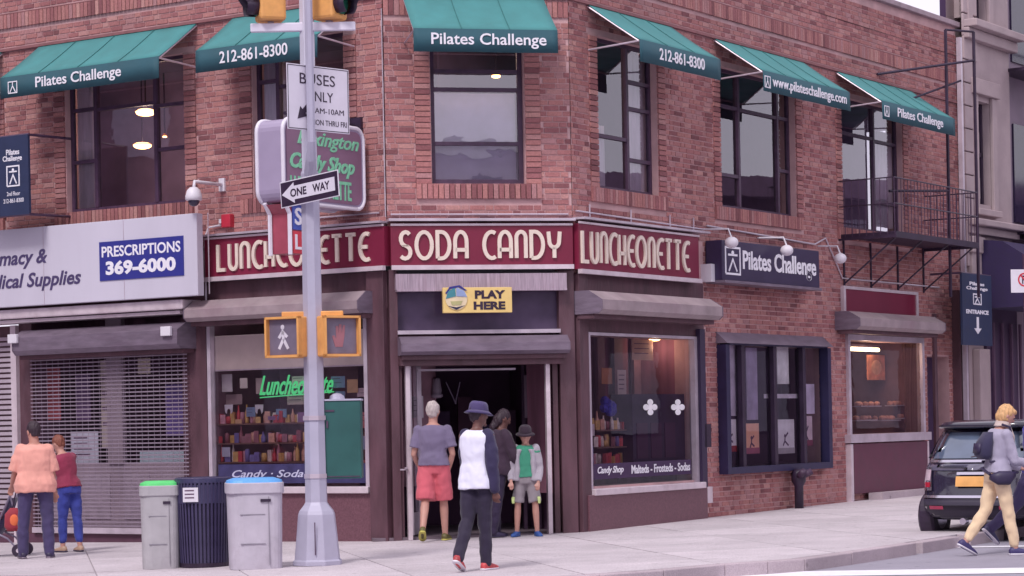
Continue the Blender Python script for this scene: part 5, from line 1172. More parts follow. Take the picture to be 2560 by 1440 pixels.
m_ = MB(); m_.tube([(.01, -.06, H1 - .10), (.03, -.17, H1 + .04), (.045, -.25, H1 + .22), (.04, -.255, H1 + 3.2)], [.075, .06, .046, .046], 8); m_.build('riser_pipe', M_pole, pole)
m_ = MB()
for z in (zpix(1190), zpix(1045)): m_.lathe([(.135, z - .025), (.135, z + .025)], n=8)
m_.xf(Matrix.Rotation(math.pi / 8, 4, 'Z')); m_.build('clamp_band', M_alu, pole)
m_ = MB(); m_.box(-.006, .006, -.262, -.255, .12, .48); m_.build('base_seam', M_steel, pole)
# control cabinet clamped behind
z0, z1 = zpix(1198), zpix(1003)
t = thing('control_cabinet', 'dark green signal control cabinet clamped to the right of the grey pole', 'cabinet', (PX, PY, gz(PX) + z0))
xr = (905 - 790) / F * PY
OFF[t.name] = Vector((0, 0, z0))
m_ = MB(); m_.box(.03, xr, -.02, .34, z0, z1); m_.build('case', mat('cabinet_green', (.022, .10, .095), .45, .1, var=.18, scale=3, dirt=.3, dirtcol=(.03, .08, .1)), t, bevel=.012)
m_ = MB(); m_.box(.02, xr + .01, -.03, .35, z1, z1 + .02); m_.ball((.24, .16, z1 + .02), (.09, .09, .07), 12, 6); m_.build('cap', M_pole, t, smooth=False)
m_ = MB(); m_.box(.12, .22, -.03, -.02, z1 - .12, z1 - .1); m_.box(.13, .15, -.035, -.02, z1 - .3, z1 - .22); m_.box(.05, xr - .02, -.026, -.02, z0 + .02, z0 + .03); m_.build('door_hardware', M_steel, t)
# BUSES ONLY sign behind the upper shaft
M_signw = mat('sign_white', (.70, .66, .76), .45, var=.05, dirt=.15, dirtcol=(.5, .45, .55))
cx_ = 800; c = W(cx_, 254, PY + .1)
t = thing('bus_lane_sign', 'white BUSES ONLY sign half behind the upper signal pole', 'sign', (c.x, PY - .11, c.z), rotz=math.radians(44))
hw, hh = .44, .36
m_ = MB(); m_.box(-hw, hw, 0, .006, -hh, hh); m_.build('plate', M_signw, t, bevel=.002)
m_ = MB(); m_.strokes([[(-hw + .015, -hh + .015), (-hw + .015, hh - .015), (hw - .015, hh - .015), (hw - .015, -hh + .015), (-hw + .015, -hh + .015)]], .008, 0, .002)
m_.text('BUSES', -.26, .24, .15, .27, 0, .003, 0, .0); m_.text('ONLY', -.17, .21, -.03, .08, 0, .003, 0, .0); m_.text('7AM-10AM', -.10, .36, -.16, -.10, 0, .003); m_.text('MON THRU FRI', -.10, .40, -.29, -.23, 0, .003)
m_.prism([(-.30, -.24), (-.16, -.20), (-.19, -.17), (-.10, -.08), (-.14, -.04), (-.23, -.13), (-.26, -.10)], -.004, 0); m_.build('lettering', M_black, t)
# ONE WAY sign
c = W(774, 474, PY - .22); t = thing('one_way_sign', 'black ONE WAY sign with white arrow pointing left on the signal pole', 'sign', (c.x, PY - .26, c.z), rotz=math.radians(-42)); t.rotation_euler = (0, math.radians(-4), math.radians(-42))
hw, hh = .47, .145
m_ = MB(); m_.box(-hw, hw, 0, .005, -hh, hh); m_.build('plate', M_signw, t, bevel=.002)
m_ = MB(); m_.box(-hw + .015, hw - .015, -.003, 0, -hh + .012, hh - .012); m_.build('black_field', M_black, t)
m_ = MB(); m_.prism([(-hw + .03, 0), (-.24, .115), (-.24, .075), (hw - .06, .075), (hw - .06, -.075), (-.24, -.075), (-.24, -.115)], -.006, -.003); m_.build('arrow', M_signw, t)
m_ = MB(); m_.text('ONE', -.30, -.04, -.045, .045, -.006, .003, 0, .02); m_.text('WAY', .06, .33, -.045, .045, -.006, .003, 0, .02); m_.build('lettering', M_black, t)
# bracket for signal heads
zbk = W(790, 68, PY).z - gz(PX)
m_ = MB(); m_.box(-.62, .54, -.07, .0, zbk - .05, zbk + .045); m_.build('signal_bracket', mat('white_bracket', (.70, .66, .78), .4, var=.06), pole, bevel=.01)
m_ = MB(); m_.box(-.5, .5, .0, .06, zbk + 1.22, zbk + 1.28); m_.build('signal_bracket', M_pole, pole)
def signal_head(xc, side, lbl):
    t = thing('traffic_signal', lbl, 'traffic light', (PX + xc, PY, gz(PX) + zbk + .07), group='amber signal heads on the pole')
    w_ = .15
    for k in range(3):
        z = k * .365; m_ = MB(); m_.box(-w_, w_, -.15, .15, z, z + .35); m_.build('housing', M_amber, t, bevel=.035)
        m_ = MB(); xx = side * w_
        m_.lathe([(.12, 0), (.125, .005), (.125, .02)], n=18); m_.xf(Matrix.Translation((xx, 0, z + .18)) @ Matrix.Rotation(side * math.pi / 2, 4, 'Y'))
        m_.build('lens', mat(['green_lens', 'amber_lens', 'red_lens'][k], [(.02, .12, .08), (.3, .15, .02), (.3, .02, .02)][k], .2), t)
        m_ = MB(); n = 20; R_ = .135
        for i in range(n):
            a0, a1 = math.radians(-60 + 300 * i / n), math.radians(-60 + 300 * (i + 1) / n)
            l0 = .24 * (.55 + .45 * max(0, math.sin(a0))); l1 = .24 * (.55 + .45 * max(0, math.sin(a1)))
            m_.quad((xx, R_ * math.cos(a0), z + .18 + R_ * math.sin(a0)), (xx, R_ * math.cos(a1), z + .18 + R_ * math.sin(a1)), (xx + side * l1, R_ * math.cos(a1), z + .18 + R_ * math.sin(a1)), (xx + side * l0, R_ * math.cos(a0), z + .18 + R_ * math.sin(a0)))
        o = m_.build('visor', M_black, t, smooth=True); q = o.modifiers.new('th', 'SOLIDIFY'); q.thickness = .006
    m_ = MB(); m_.box(-.03, .03, -.03, .03, -.05, .0); m_.build('mount', M_pole, t)
    t.rotation_euler = (0, 0, math.radians(18 if side < 0 else -30))
signal_head(-.40, -1, 'amber traffic signal head left of the pole at the top edge')
signal_head(.25, 1, 'amber traffic signal head right of the pole at the top edge')
# pedestrian signals
def ped(xc, rz_, walk, lbl):
    c = W(790, 842, PY); t = thing('pedestrian_signal', lbl, 'traffic light', (PX + xc, PY - .06, c.z), rotz=rz_, group='amber pedestrian signals on the pole')
    a = .225
    m_ = MB(); m_.box(-a, a, -.02, .16, -a, a); m_.build('housing', M_amber, t, bevel=.02)
    m_ = MB(); m_.box(-a + .03, a - .03, -.024, -.018, -a + .03, a - .03); m_.build('screen', mat('signal_screen', (.17, .14, .20) if walk else (.20, .13, .17), .35, var=.2), t)
    m_ = MB(); b = .06
    for (x0, x1, z0, z1) in ((-a, a, a - .025, a), (-a, a, -a, -a + .025), (-a, -a + .025, -a, a), (a - .025, a, -a, a)): m_.box(x0, x1, -.02 - b, -.02, z0, z1)
    m_.build('visor', M_amber, t)
    m_ = MB()
    if walk:
        m_.ball((-.02, -.026, .11), (.025, .004, .03), 8, 6); m_.strokes([[(-.02, .07), (-.01, -.02), (-.07, -.13)], [(-.01, -.02), (.05, -.13)], [(-.07, -.01), (-.02, .06), (.04, .0)]], .035, -.024, .003); m_.build('walking_figure', mat('walk_white', (.62, .58, .66), .6), t)
    else:
        m_.prism([(-.07, -.12), (-.11, .0), (-.08, .01), (-.06, -.03), (-.06, .11), (-.03, .11), (-.03, .03), (-.02, .13), (.01, .13), (.01, .03), (.03, .12), (.055, .12), (.045, .0), (.02, -.12)], -.028, -.024); m_.build('hand_symbol', mat('hand_red', (.33, .13, .16), .6), t)
    return t
ped(-.30, math.radians(-28), True, 'amber pedestrian signal with white walking figure left of the pole')
ped(.30, math.radians(32), False, 'amber pedestrian signal with red hand right of the pole')
zb9 = W(790, 785, PY).z - gz(PX); m_ = MB(); m_.box(-.34, .34, -.05, .02, zb9 - .03, zb9 + .03); m_.build('pedestrian_bracket', M_amber, pole, bevel=.01)
zb9 = W(790, 890, PY).z - gz(PX); m_ = MB(); m_.box(-.28, .28, -.02, .03, zb9 - .02, zb9 + .02); m_.build('pedestrian_bracket', M_amber, pole, bevel=.01)

# ---------------------------------------------------------------- litter bins
def bin_(px, py, wpx, topy, lidcol, lbl, rot):
    p = G(px, py); p.y += .28; p.z = gz(p.x); sc_ = F / (p.y - .28); w_ = wpx / sc_ / 2; h = (py - topy) / sc_ * .985
    t = thing('recycling_bin', lbl, 'bin', p, rotz=rot, group='grey recycling bins by the kerb'); Mg = mat('bin_grey_%d' % int(lidcol[2] * 100), (.42, .40, .43) if lidcol[2] < .3 else (.50, .46, .54), .6, var=.10, scale=5, bump=.3, bscale=12, dirt=.6, dirtcol=(.3, .26, .31))
    k = .94; m_ = MB()
    m_.loft([((0, 0, 0), (w_ * .90, 0, 0), (0, w_ * .90, 0)), ((0, 0, h * .62), (w_ * .935, 0, 0), (0, w_ * .935, 0)), ((0, 0, h * .86), (w_ * .95, 0, 0), (0, w_ * .95, 0))], 28, 4); m_.build('body', Mg, t, smooth=False)
    m_ = MB(); m_.loft([((0, 0, h * .83), (w_ * 1.0, 0, 0), (0, w_ * 1.0, 0)), ((0, 0, h * .95), (w_ * 1.0, 0, 0), (0, w_ * 1.0, 0))], 28, 5); m_.build('rim', Mg, t, bevel=.01)
    m_ = MB(); m_.loft([((0, 0, h * .94), (w_ * .98, 0, 0), (0, w_ * .98, 0)), ((0, 0, h * .975), (w_ * .94, 0, 0), (0, w_ * .94, 0)), ((0, 0, h), (w_ * .7, 0, 0), (0, w_ * .7, 0))], 28, 4); m_.build('lid', mat('lid_%d' % int(lidcol[2] * 100), lidcol, .45, var=.12), t, smooth=False)
    m_ = MB(); m_.box(w_ * .15, w_ * .5, -w_ * .99, -w_ * .9, h * .74, h * .77); m_.build('vent_slot', M_black, t)
    m_ = MB()
    for z in (h * .60, h * .28): m_.box(-w_ * .55, w_ * .3, -w_ * .95, -w_ * .8, z, z + .006)
    m_.box(w_ * .42, w_ * .43, -w_ * .958, -w_ * .8, h * .05, h * .8); m_.build('panel_seam', mat('seam_grey', (.25, .23, .28), .6), t); return t
bin_(394, 1424, 104, 1200, (.10, .62, .18), 'light grey recycling bin with bright green lid', math.radians(8))
bin_(632, 1424, 146, 1192, (.12, .38, .80), 'light grey recycling bin with light blue lid', math.radians(10))
p = G(503, 1420); p.y += .3; p.z = gz(p.x); t = thing('litter_basket', 'dark slatted litter basket with open rim between the two recycling bins', 'bin', p, group=None)
w_ = 66 / (F / p.y); h = 1.0; m_ = MB(); m_.lathe([(w_ * .9, .02), (w_ * 1.0, h * .95)], n=28); m_.build('liner', mat('basket_liner', (.028, .02, .06), .6), t)
sl_ = MB(); sl_.box(-.012, .012, -.008, .0, 0, h * .93); sme = bpy.data.meshes.new('slat'); sme.from_pydata(sl_.v, [], sl_.f); sme.materials.append(mat('basket_slat', (.05, .04, .10), .4, var=.2))
for k in range(44):
    an = 2 * math.pi * k / 44; o = bpy.data.objects.new('slat', sme); COL.objects.link(o); o.parent = t; o.matrix_local = Matrix.Rotation(an, 4, 'Z') @ Matrix.Translation((0, -w_ * .92, .03)) @ Matrix.Rotation(.015 * 3, 4, 'X')
m_ = MB(); m_.lathe([(w_ * 1.02, h * .94), (w_ * 1.08, h * .95), (w_ * 1.08, h), (w_ * .95, h * 1.01), (w_ * .9, h * .9)], n=32); m_.lathe([(w_ * 1.03, h * .72), (w_ * 1.05, h * .72), (w_ * 1.05, h * .93), (w_ * 1.03, h * .93)], n=32); m_.build('rim', mat('basket_rim', (.05, .045, .11), .35, var=.2), t)
m_ = MB(); m_.lathe([(w_ * .95, 0), (w_ * .97, .05)], n=28); m_.build('base_ring', M_black, t)
m_ = MB(); m_.box(-w_ * .62, -w_ * .05, -w_ * 1.10, -w_ * 1.0, h * .74, h * .9); m_.build('notice', M_white, t)
m_ = MB()
for k in range(3): m_.box(-w_ * .55, -w_ * .2, -w_ * 1.105, -w_ * 1.10, h * (.78 + .04 * k), h * (.795 + .04 * k))
m_.build('notice_print', mat('dark_print', (.12, .06, .12), .7), t)
# ---------------------------------------------------------------- buildings across the streets (seen mirrored in the glass)
def block(name, label, loc, rz_, wid, h, wallc, nrow, ncol, winc, dep=6.0, ww=1.3, wh=2.0):
    t = thing(name, label, 'building', loc, rotz=rz_); m_ = MB(); m_.box(-wid / 2, wid / 2, .0, dep, -.3, h); m_.build('wall', mat(name + '_wall', wallc, .85, var=.2, scale=.4), t)
    g = MB(); g.box(-ww / 2, ww / 2, -.04, -.0, 0, wh); gme = bpy.data.meshes.new('window'); gme.from_pydata(g.v, [], g.f); gme.materials.append(mat(name + '_pane', winc, .2))
    for r_ in range(nrow):
        for c_ in range(ncol):
            o = bpy.data.objects.new('window', gme); COL.objects.link(o); o.parent = t; o.location = (-wid / 2 + wid * (c_ + .5) / ncol, 0, 1.2 + r_ * 3.4)
    m_ = MB(); m_.box(-wid / 2 - .2, wid / 2 + .2, -.5, .1, h - .5, h); m_.build('cornice', mat(name + '_trim', tuple(min(.7, c * 1.3) for c in wallc), .8), t); return t
block('pale_apartment_block', 'pale apartment block across the avenue, seen only mirrored in the glass', (14, -14, 0), math.pi, 40, 11.2, (.60, .55, .62), 3, 14, (.10, .08, .15))
block('brown_apartment_block', 'brown apartment block on the left side of the avenue, seen only mirrored in the glass', (-27, 22, 0), math.pi / 2, 80, 19, (.16, .10, .14), 5, 22, (.42, .38, .5))
block('dark_apartment_block', 'dark apartment block across the side street, seen only mirrored in the glass', (24, 52, 0), -math.pi / 2, 90, 7.6, (.16, .10, .16), 2, 26, (.45, .42, .52))

# ---------------------------------------------------------------- people
M_skin = mat('skin', (.52, .27, .22), .5, var=.08, scale=10); M_skin2 = mat('ruddy_skin', (.50, .24, .19), .5, var=.08, scale=10); M_skin3 = mat('dark_skin', (.16, .07, .06), .5, var=.08, scale=10)
def cloth(name, col, var=.14): return mat('cloth_' + name, col, .85, var=var, scale=5, bump=.7, bscale=9, stretch=(1, 1, .5), sheen=.15)
def person(label, loc, H, rotz, pose, fit):
    t = thing('person', label, 'person', loc, rotz=rotz); k = H / 1.75; V = Vector; g = fit.get('girth', 1.0)
    lean, tilt, tw = pose.get('lean', 0), pose.get('tilt', 0), pose.get('twist', 0)
    up = V((math.sin(tilt), math.sin(lean), math.cos(lean))).normalized()
    P = V((0, 0, 0))
    J = {}
    for sd, nm in ((-1, 'l'), (1, 'r')):
        sw, kb, sp = pose.get(nm + 'l', (0, 0, .03)); hip = P + V((sd * .09 * k * g, 0, 0))
        th = V((sd * math.sin(sp), math.sin(sw), -math.cos(sw))).normalized() * .245 * H; a = sw - kb
        sh = V((sd * math.sin(sp) * .4, math.sin(a), -math.cos(a))).normalized() * .246 * H; kn = hip + th; an = kn + sh
        fp = pose.get(nm + 'f', a * .8 if a < -.25 else 0.0); yaw = pose.get('toe', .15) * sd
        fd = V((math.sin(yaw) * math.cos(fp), math.cos(fp) * math.cos(yaw), math.sin(fp))); fu = V((0, -math.sin(fp), math.cos(fp)))
        J[nm] = (hip, kn, an, fd, fu)
    low = min((J[n_][2] - J[n_][4] * .075 * k + J[n_][3] * q * k).z for n_ in 'lr' for q in (-.05, .15))
    sh_ = V((0, 0, -low)); P = P + sh_; J = {n_: tuple([q + sh_ for q in J[n_][:3]]) + J[n_][3:] for n_ in J}
    SC_ = P + up * (.285 * H); rt = V((math.cos(tw), math.sin(tw), 0)); rt = (rt - up * rt.dot(up)).normalized(); fw = up.cross(rt)
    A_ = {}
    for sd, nm in ((-1, 'l'), (1, 'r')):
        sw, ab, bd, yw = pose.get(nm + 'a', (0, .12, .15, 0)); s0 = SC_ + rt * sd * .158 * k * fit.get('sh', 1.0) - up * .055 * k
        d1 = (rt * sd * math.sin(ab) + (V((0, 0, -1)) * math.cos(sw) + fw * math.sin(sw)) * math.cos(ab)).normalized(); el = s0 + d1 * .178 * H
        d2 = (V((0, 0, -1)) * math.cos(sw + bd) + fw * math.sin(sw + bd)); d2 = (d2 * math.cos(yw) - rt * sd * math.sin(yw) + rt * sd * math.sin(ab) * .4 * (1 if yw == 0 else 0)).normalized(); wr = el + d2 * .145 * H
        A_[nm] = (s0, el, wr, d2)
    nk = SC_ + up * .015 * H
    hp, hy = pose.get('head', (0, 0)); Rh = Matrix.Rotation(hy, 3, 'Z') @ Matrix.Rotation(-hp, 3, 'X'); hd = nk + up * .035 * H + (Rh @ V((0, .015, .085))) * k * 1.05
    hs = k * fit.get('head', 1.0)
    def torso(m_, ex, z0, z1, fl=0.0):
        prof = [(-.07, .150, .105), (0, .165 * (1 + .1 * fit.get('hip', 0)), .118), (.06, .155, .112), (.12, .140 - .015 * fit.get('fem', 0), .105), (.20, .158, .118), (.27, .172, .115), (.31, .168, .108), (.335, .135, .09), (.355, .085, .07), (.37, .055, .055)]
        rings = []
        for z, a, b in prof:
            zz = z * k * .99 / .99
            f = z / .35
            if z < z0 or z > z1: continue
            wide = (1 + (g - 1) * (1.2 if .0 <= z <= .2 else .7)); e = ex + (fl * max(0, (.15 - z) / .2))
            c = P + up * z * 1.42 * k; R_ = rt.lerp(V((1, 0, 0)), max(0, 1 - f)); R_.normalize()
            F_ = up.cross(R_); rings.append((c + F_ * (.0 if g < 1.1 else .02), R_ * (a * wide * k + e), F_ * (b * wide * k + e)))
        m_.loft(rings, 18, 2.3)
    def limb(m_, pts, rad): 
        m_.tube(pts, [r * k for r in rad], 12)
        for p, r in zip(pts, rad): m_.ball(p, r * k, 12, 8)
    # body
    B = MB(); torso(B, 0, -1, 1)
    B.tube([nk - up * .05 * k, hd - up * .05 * k], .056 * k * (1 + (g - 1) * .5), 12)
    def hv(x, y, z): return hd + Rh @ V((x, y, z)) * hs
    R4 = Rh
    B.ball(hd, (.076 * hs, .097 * hs, .115 * hs), 16, 12, R4); B.ball(hv(0, .03, -.06), (.056 * hs, .062 * hs, .058 * hs), 14, 10, R4)
    B.ball(hv(0, .102, -.012), (.014 * hs, .022 * hs, .026 * hs), 8, 6, R4); B.ball(hv(0, .088, -.062), (.026 * hs, .012 * hs, .01 * hs), 8, 6, R4); B.ball(hv(0, .088, -.1), (.03 * hs, .022 * hs, .02 * hs), 8, 6, R4)
    for sd in (-1, 1): B.ball(hv(sd * .077, -.005, -.01), (.012 * hs, .02 * hs, .032 * hs), 8, 6, R4); B.ball(hv(sd * .03, .088, .022), (.02 * hs, .012 * hs, .008 * hs), 8, 6, R4)
    for n_ in 'lr':
        hip, kn, an, fd, fu = J[n_]
        limb(B, [hip, hip.lerp(kn, .5), kn, kn.lerp(an, .3), an], [.082 * g, .07, .052, .055, .036])
        limb(B, [an - fu * .03 * k - fd * .02 * k, an + fd * .12 * k - fu * .05 * k], [.034, .026])
        s0, el, wr, d2 = A_[n_]; limb(B, [s0, s0.lerp(el, .5), el, el.lerp(wr, .35), wr], [.05, .045, .037, .037, .026])
        sd = -1 if n_ == 'l' else 1; side = d2.cross(V((0, 1, 0)) if abs(d2.y) < .8 else V((0, 0, 1))).normalized(); pal = side.cross(d2)
        hc = wr + d2 * .045 * k
        B.loft([(wr, side * .022 * k, pal * .018 * k), (wr + d2 * .04 * k, side * .036 * k, pal * .017 * k), (wr + d2 * .085 * k, side * .040 * k, pal * .014 * k)], 10, 2.5)
        curl = pose.get('curl', .5)
        for q in range(4):
            b0 = wr + d2 * .08 * k + side * (.030 - .02 * q) * k; ln = [.062, .072, .068, .052][q] * k
            dn = (d2 * math.cos(curl) + pal * math.sin(curl) * (-1 if d2.y > .3 else 1)).normalized(); dn2 = (d2 * math.cos(curl * 2) + pal * math.sin(curl * 2) * (-1 if d2.y > .3 else 1)).normalized()
            B.tube([b0, b0 + dn * ln * .55, b0 + dn * ln * .55 + dn2 * ln * .5], [.0095 * k, .009 * k, .0075 * k], 6)
        tb = wr + d2 * .025 * k + side * .025 * k; B.tube([tb, tb + (side * .6 + d2 * .8) * .035 * k, tb + (side * .45 + d2) * .062 * k], [.012 * k, .011 * k, .009 * k], 6)
    organic('body', B, .0085, fit['skin'], t, 4)
    # eyes
    if fit.get('eyes'):
        for sd in (-1, 1): e_ = MB(); e_.ball(hv(sd * .03, .089, .008), .0105 * hs, 8, 6); e_.build('eye', mat('eye_dark', (.04, .03, .05), .2), t, smooth=True)
    # legs clothing
    pm, plen, prad = fit['legs']     # material, fraction of the leg covered (1 = ankle), extra radius
    Q = MB(); torso(Q, .018, -1, .09)
    for n_ in 'lr':
        hip, kn, an, fd, fu = J[n_]
        if plen <= .62:
            e_ = hip.lerp(kn, min(1, plen / .5)) if plen <= .5 else kn.lerp(an, (plen - .5) / .5)
            pts = [hip, hip.lerp(e_, .5), e_]; limb(Q, pts[:2], [.098 * g + prad * .3, .092 + prad * .8]); Q.tube(pts[1:], [(.092 + prad * .8) * k, (.088 + prad) * k], 14)
        else:
            e_ = kn.lerp(an, (plen - .5) / .5); pts = [hip, hip.lerp(kn, .5), kn, kn.lerp(e_, .4), e_]
            limb(Q, pts, [.095 * g, .082 + prad, .063 + prad, .062 + prad, .046 + prad * 1.4])
    organic('trousers' if plen > .62 else 'shorts', Q, .011, pm, t, 4)
    # top
    tm, slen, hem, srad = fit['top']; Q = MB(); torso(Q, .02 + srad * .3, hem, .36, fit.get('flare', .02))
    for n_ in 'lr':
        s0, el, wr, d2 = A_[n_]
        if n_ == 'l' or not fit.get('rsleeve'): pass
        if fit.get('sleeve_mat'): continue
        if slen <= .5: e_ = s0.lerp(el, slen * 2); limb(Q, [s0, s0.lerp(e_, .5)], [.055 + srad * .7, .058 + srad]); Q.tube([s0.lerp(e_, .5), e_], [(.062 + srad) * k, (.066 + srad) * k], 12)
        else: e_ = el.lerp(wr, (slen - .5) * 2); limb(Q, [s0, s0.lerp(el, .5), el, e_], [.056 + srad * .8, .054 + srad, .048 + srad, .040 + srad])
    organic(fit.get('topname', 'shirt'), Q, .011, tm, t, 3)
    if fit.get('sleeve_mat'):
        for n_ in 'lr':
            Q = MB(); s0, el, wr, d2 = A_[n_]; e_ = el.lerp(wr, (slen - .5) * 2); limb(Q, [s0 - rt * (.03 if n_ == 'r' else -.03) * k + up * .012, s0.lerp(el, .5), el, e_], [.074, .062 + srad, .052 + srad, .042 + srad]); organic('sleeve', Q, .011, fit['sleeve_mat'], t, 3)
    # shoes
    for n_ in 'lr':
        hip, kn, an, fd, fu = J[n_]; sdv = fd.cross(fu)
        base = an - fu * .075 * k; Q = MB()
        Q.loft([(base - fd * .07 * k + fu * .035 * k, sdv * .026 * k, fu * .028 * k), (base - fd * .05 * k + fu * .045 * k, sdv * .036 * k, fu * .045 * k), (base + fu * .045 * k, sdv * .040 * k, fu * .050 * k), (base + fd * .08 * k + fu * .034 * k, sdv * .045 * k, fu * .036 * k), (base + fd * .15 * k + fu * .026 * k, sdv * .042 * k, fu * .026 * k), (base + fd * .19 * k + fu * .022 * k, sdv * .024 * k, fu * .016 * k)], 14, 2.4)
        o = Q.build('shoe', fit['shoe'], t, smooth=True)
        Q = MB(); Q.loft([(base - fd * .073 * k + fu * .012 * k, sdv * .030 * k, fu * .011 * k), (base - fd * .04 * k + fu * .012 * k, sdv * .042 * k, fu * .013 * k), (base + fd * .09 * k + fu * .012 * k, sdv * .049 * k, fu * .013 * k), (base + fd * .16 * k + fu * .012 * k, sdv * .044 * k, fu * .012 * k), (base + fd * .195 * k + fu * .014 * k, sdv * .022 * k, fu * .010 * k)], 14, 2.6); Q.build('sole', fit.get('sole', M_white), o, smooth=True)
    # hair / hat
    if fit.get('hair'):
        hm, style = fit['hair']; Q = MB()
        Q.ball(hv(0, -.018, .024), (.085 * hs, .098 * hs, .105 * hs), 16, 12, R4)
        if style == 'short': Q.ball(hv(0, -.045, -.03), (.07 * hs, .055 * hs, .06 * hs), 12, 8, R4)
        if style == 'bob':
            Q.ball(hv(0, -.04, -.03), (.076 * hs, .066 * hs, .08 * hs), 14, 10, R4); Q.ball(hv(0, .05, .075), (.06 * hs, .05 * hs, .035 * hs), 10, 8, R4)
            for sd in (-1, 1): Q.ball(hv(sd * .066, -.01, -.02), (.02 * hs, .04 * hs, .06 * hs), 10, 8, R4)
        if style == 'long': Q.ball(hv(0, -.06, -.05), (.085 * hs, .07 * hs, .11 * hs), 14, 10, R4); Q.ball(hv(0, -.08, -.15), (.06 * hs, .05 * hs, .10 * hs), 12, 8, R4)
        me_ = remesh(Q, .008, 3); 
        cs = [(v.co.copy(), v.normal.copy()) for v in me_.vertices]; fl = []
        for c_, nn_ in cs: fl.extend(c_ + nn_ * (mnoise.noise(Vector((c_.x * 55, c_.y * 55, c_.z * 18))) * .010))
        me_.vertices.foreach_set('co', fl); me_.update()
        me_.materials.append(hm); o = bpy.data.objects.new('hair', me_); COL.objects.link(o); o.parent = t
    if fit.get('hat'):
        hm, br = fit['hat']; Q = MB()
        Q.loft([(hv(0, -.005, .03), Rh @ V((.093, 0, 0)) * hs, Rh @ V((0, .112, 0)) * hs), (hv(0, -.01, .10), Rh @ V((.084, 0, 0)) * hs, Rh @ V((0, .10, 0)) * hs), (hv(0, -.01, .128), Rh @ V((.062, 0, 0)) * hs, Rh @ V((0, .075, 0)) * hs)], 20)
        o = Q.build('hat', hm, t, smooth=True, bevel=.006)
        Q = MB(); Q.loft([(hv(0, .0, .018 - br * .35), Rh @ V((.093 + br, 0, 0)) * hs, Rh @ V((0, .112 + br, 0)) * hs), (hv(0, 0, .035), Rh @ V((.094, 0, 0)) * hs, Rh @ V((0, .113, 0)) * hs), (hv(0, 0, .03), Rh @ V((.09, 0, 0)) * hs, Rh @ V((0, .108, 0)) * hs)], 20); Q.build('brim', hm, o, smooth=True)
    t_info = dict(P=P, up=up, rt=rt, fw=fw, A=A_, J=J, hv=hv, k=k, SC=SC_)
    return t, t_info
R_ = math.radians
def at(px, py, sink=0.0): p = G(px, py, sink); return Vector((p.x, p.y, p.z))
M_jean = cloth('dark_jeans', (.055, .04, .12)); M_blue = cloth('blue_jeans', (.035, .05, .30)); M_sal = cloth('salmon', (.78, .36, .30)); M_mar = cloth('maroon', (.26, .025, .07))
M_greyt = cloth('slate_tee', (.19, .155, .26)); M_redsh = cloth('red_shorts', (.62, .12, .16)); M_wht = cloth('white_jersey', (.78, .77, .92), .04); M_nvy = cloth('navy_sleeve', (.028, .02, .07)); M_blk = cloth('black_trousers', (.022, .014, .04))
M_brn = cloth('plum_jacket', (.045, .022, .045)); M_grn = cloth('green_tee', (.05, .30, .19)); M_ghd = cloth('grey_hoodie', (.42, .38, .44)); M_gsh = cloth('grey_shorts', (.32, .28, .31)); M_khk = cloth('cream_trousers', (.80, .60, .40), .05); M_gcd = cloth('grey_cardigan', (.36, .33, .44)); M_roy = cloth('royal_blue', (.04, .03, .28))
H_gry = mat('grey_hair', (.52, .45, .44), .7, var=.3, scale=60, stretch=(1, 1, .2)); H_drk = mat('dark_hair', (.035, .018, .03), .6, var=.3, scale=60); H_red = mat('auburn_hair', (.20, .06, .04), .6, var=.3, scale=60); H_bld = mat('blonde_hair', (.62, .36, .17), .6, var=.35, scale=70, stretch=(1, 1, .2))
S_drk = mat('dark_shoe', (.03, .02, .06), .5); S_bei = mat('beige_shoe', (.45, .30, .22), .5); S_yel = mat('olive_shoe', (.12, .10, .03), .5); S_rw = mat('red_white_shoe', (.55, .07, .08), .45, var=.5, scale=14); S_blu = mat('blue_shoe', (.03, .09, .32), .5); SO_y = mat('yellow_sole', (.55, .5, .12), .6)
# 1 salmon man, 2 woman in maroon
salmon, I1 = person('man in loose salmon shirt and dark jeans seen from behind by the stroller', at(92, 1396), 1.76, R_(12), dict(ll=(.03, .0, .10), rl=(-.02, .02, .08), la=(.25, .28, .55, -.15), ra=(.05, .16, .30, .0), head=(.12, .5), toe=.2), dict(skin=M_skin2, girth=1.22, sh=1.06, legs=(M_jean, 1.0, .016), top=(M_sal, .46, -.08, .028), flare=.05, shoe=S_drk, sole=M_house, hair=(H_drk, 'short')))
maroon, I2 = person('woman in maroon top and bright blue jeans leaning beside the salmon shirted man', at(176, 1380), 1.60, R_(42), dict(lean=.18, tilt=-.10, ll=(.12, .1, .0), rl=(-.10, .05, .02), la=(.35, .1, .5, .1), ra=(.42, .05, .55, .35), head=(.5, .2)), dict(skin=M_skin, girth=.96, fem=1, hip=.6, legs=(M_blue, .88, .010), top=(M_mar, .62, -.03, .006), shoe=S_bei, sole=S_drk, hair=(H_red, 'short')))
# 3 grey haired man in red shorts
person('grey haired man in slate T-shirt and red shorts walking into the shop', at(1088, 1352), 1.84, R_(-6), dict(ll=(-.20, .42, .02), rl=(.12, .06, .04), la=(.0, .22, .75, .2), ra=(-.05, .2, .45, .3), head=(.05, -.1)), dict(skin=M_skin, girth=1.02, sh=1.12, legs=(M_redsh, .50, .034), top=(M_greyt, .36, -.02, .014), flare=.02, shoe=S_yel, sole=SO_y, hair=(H_gry, 'short')))
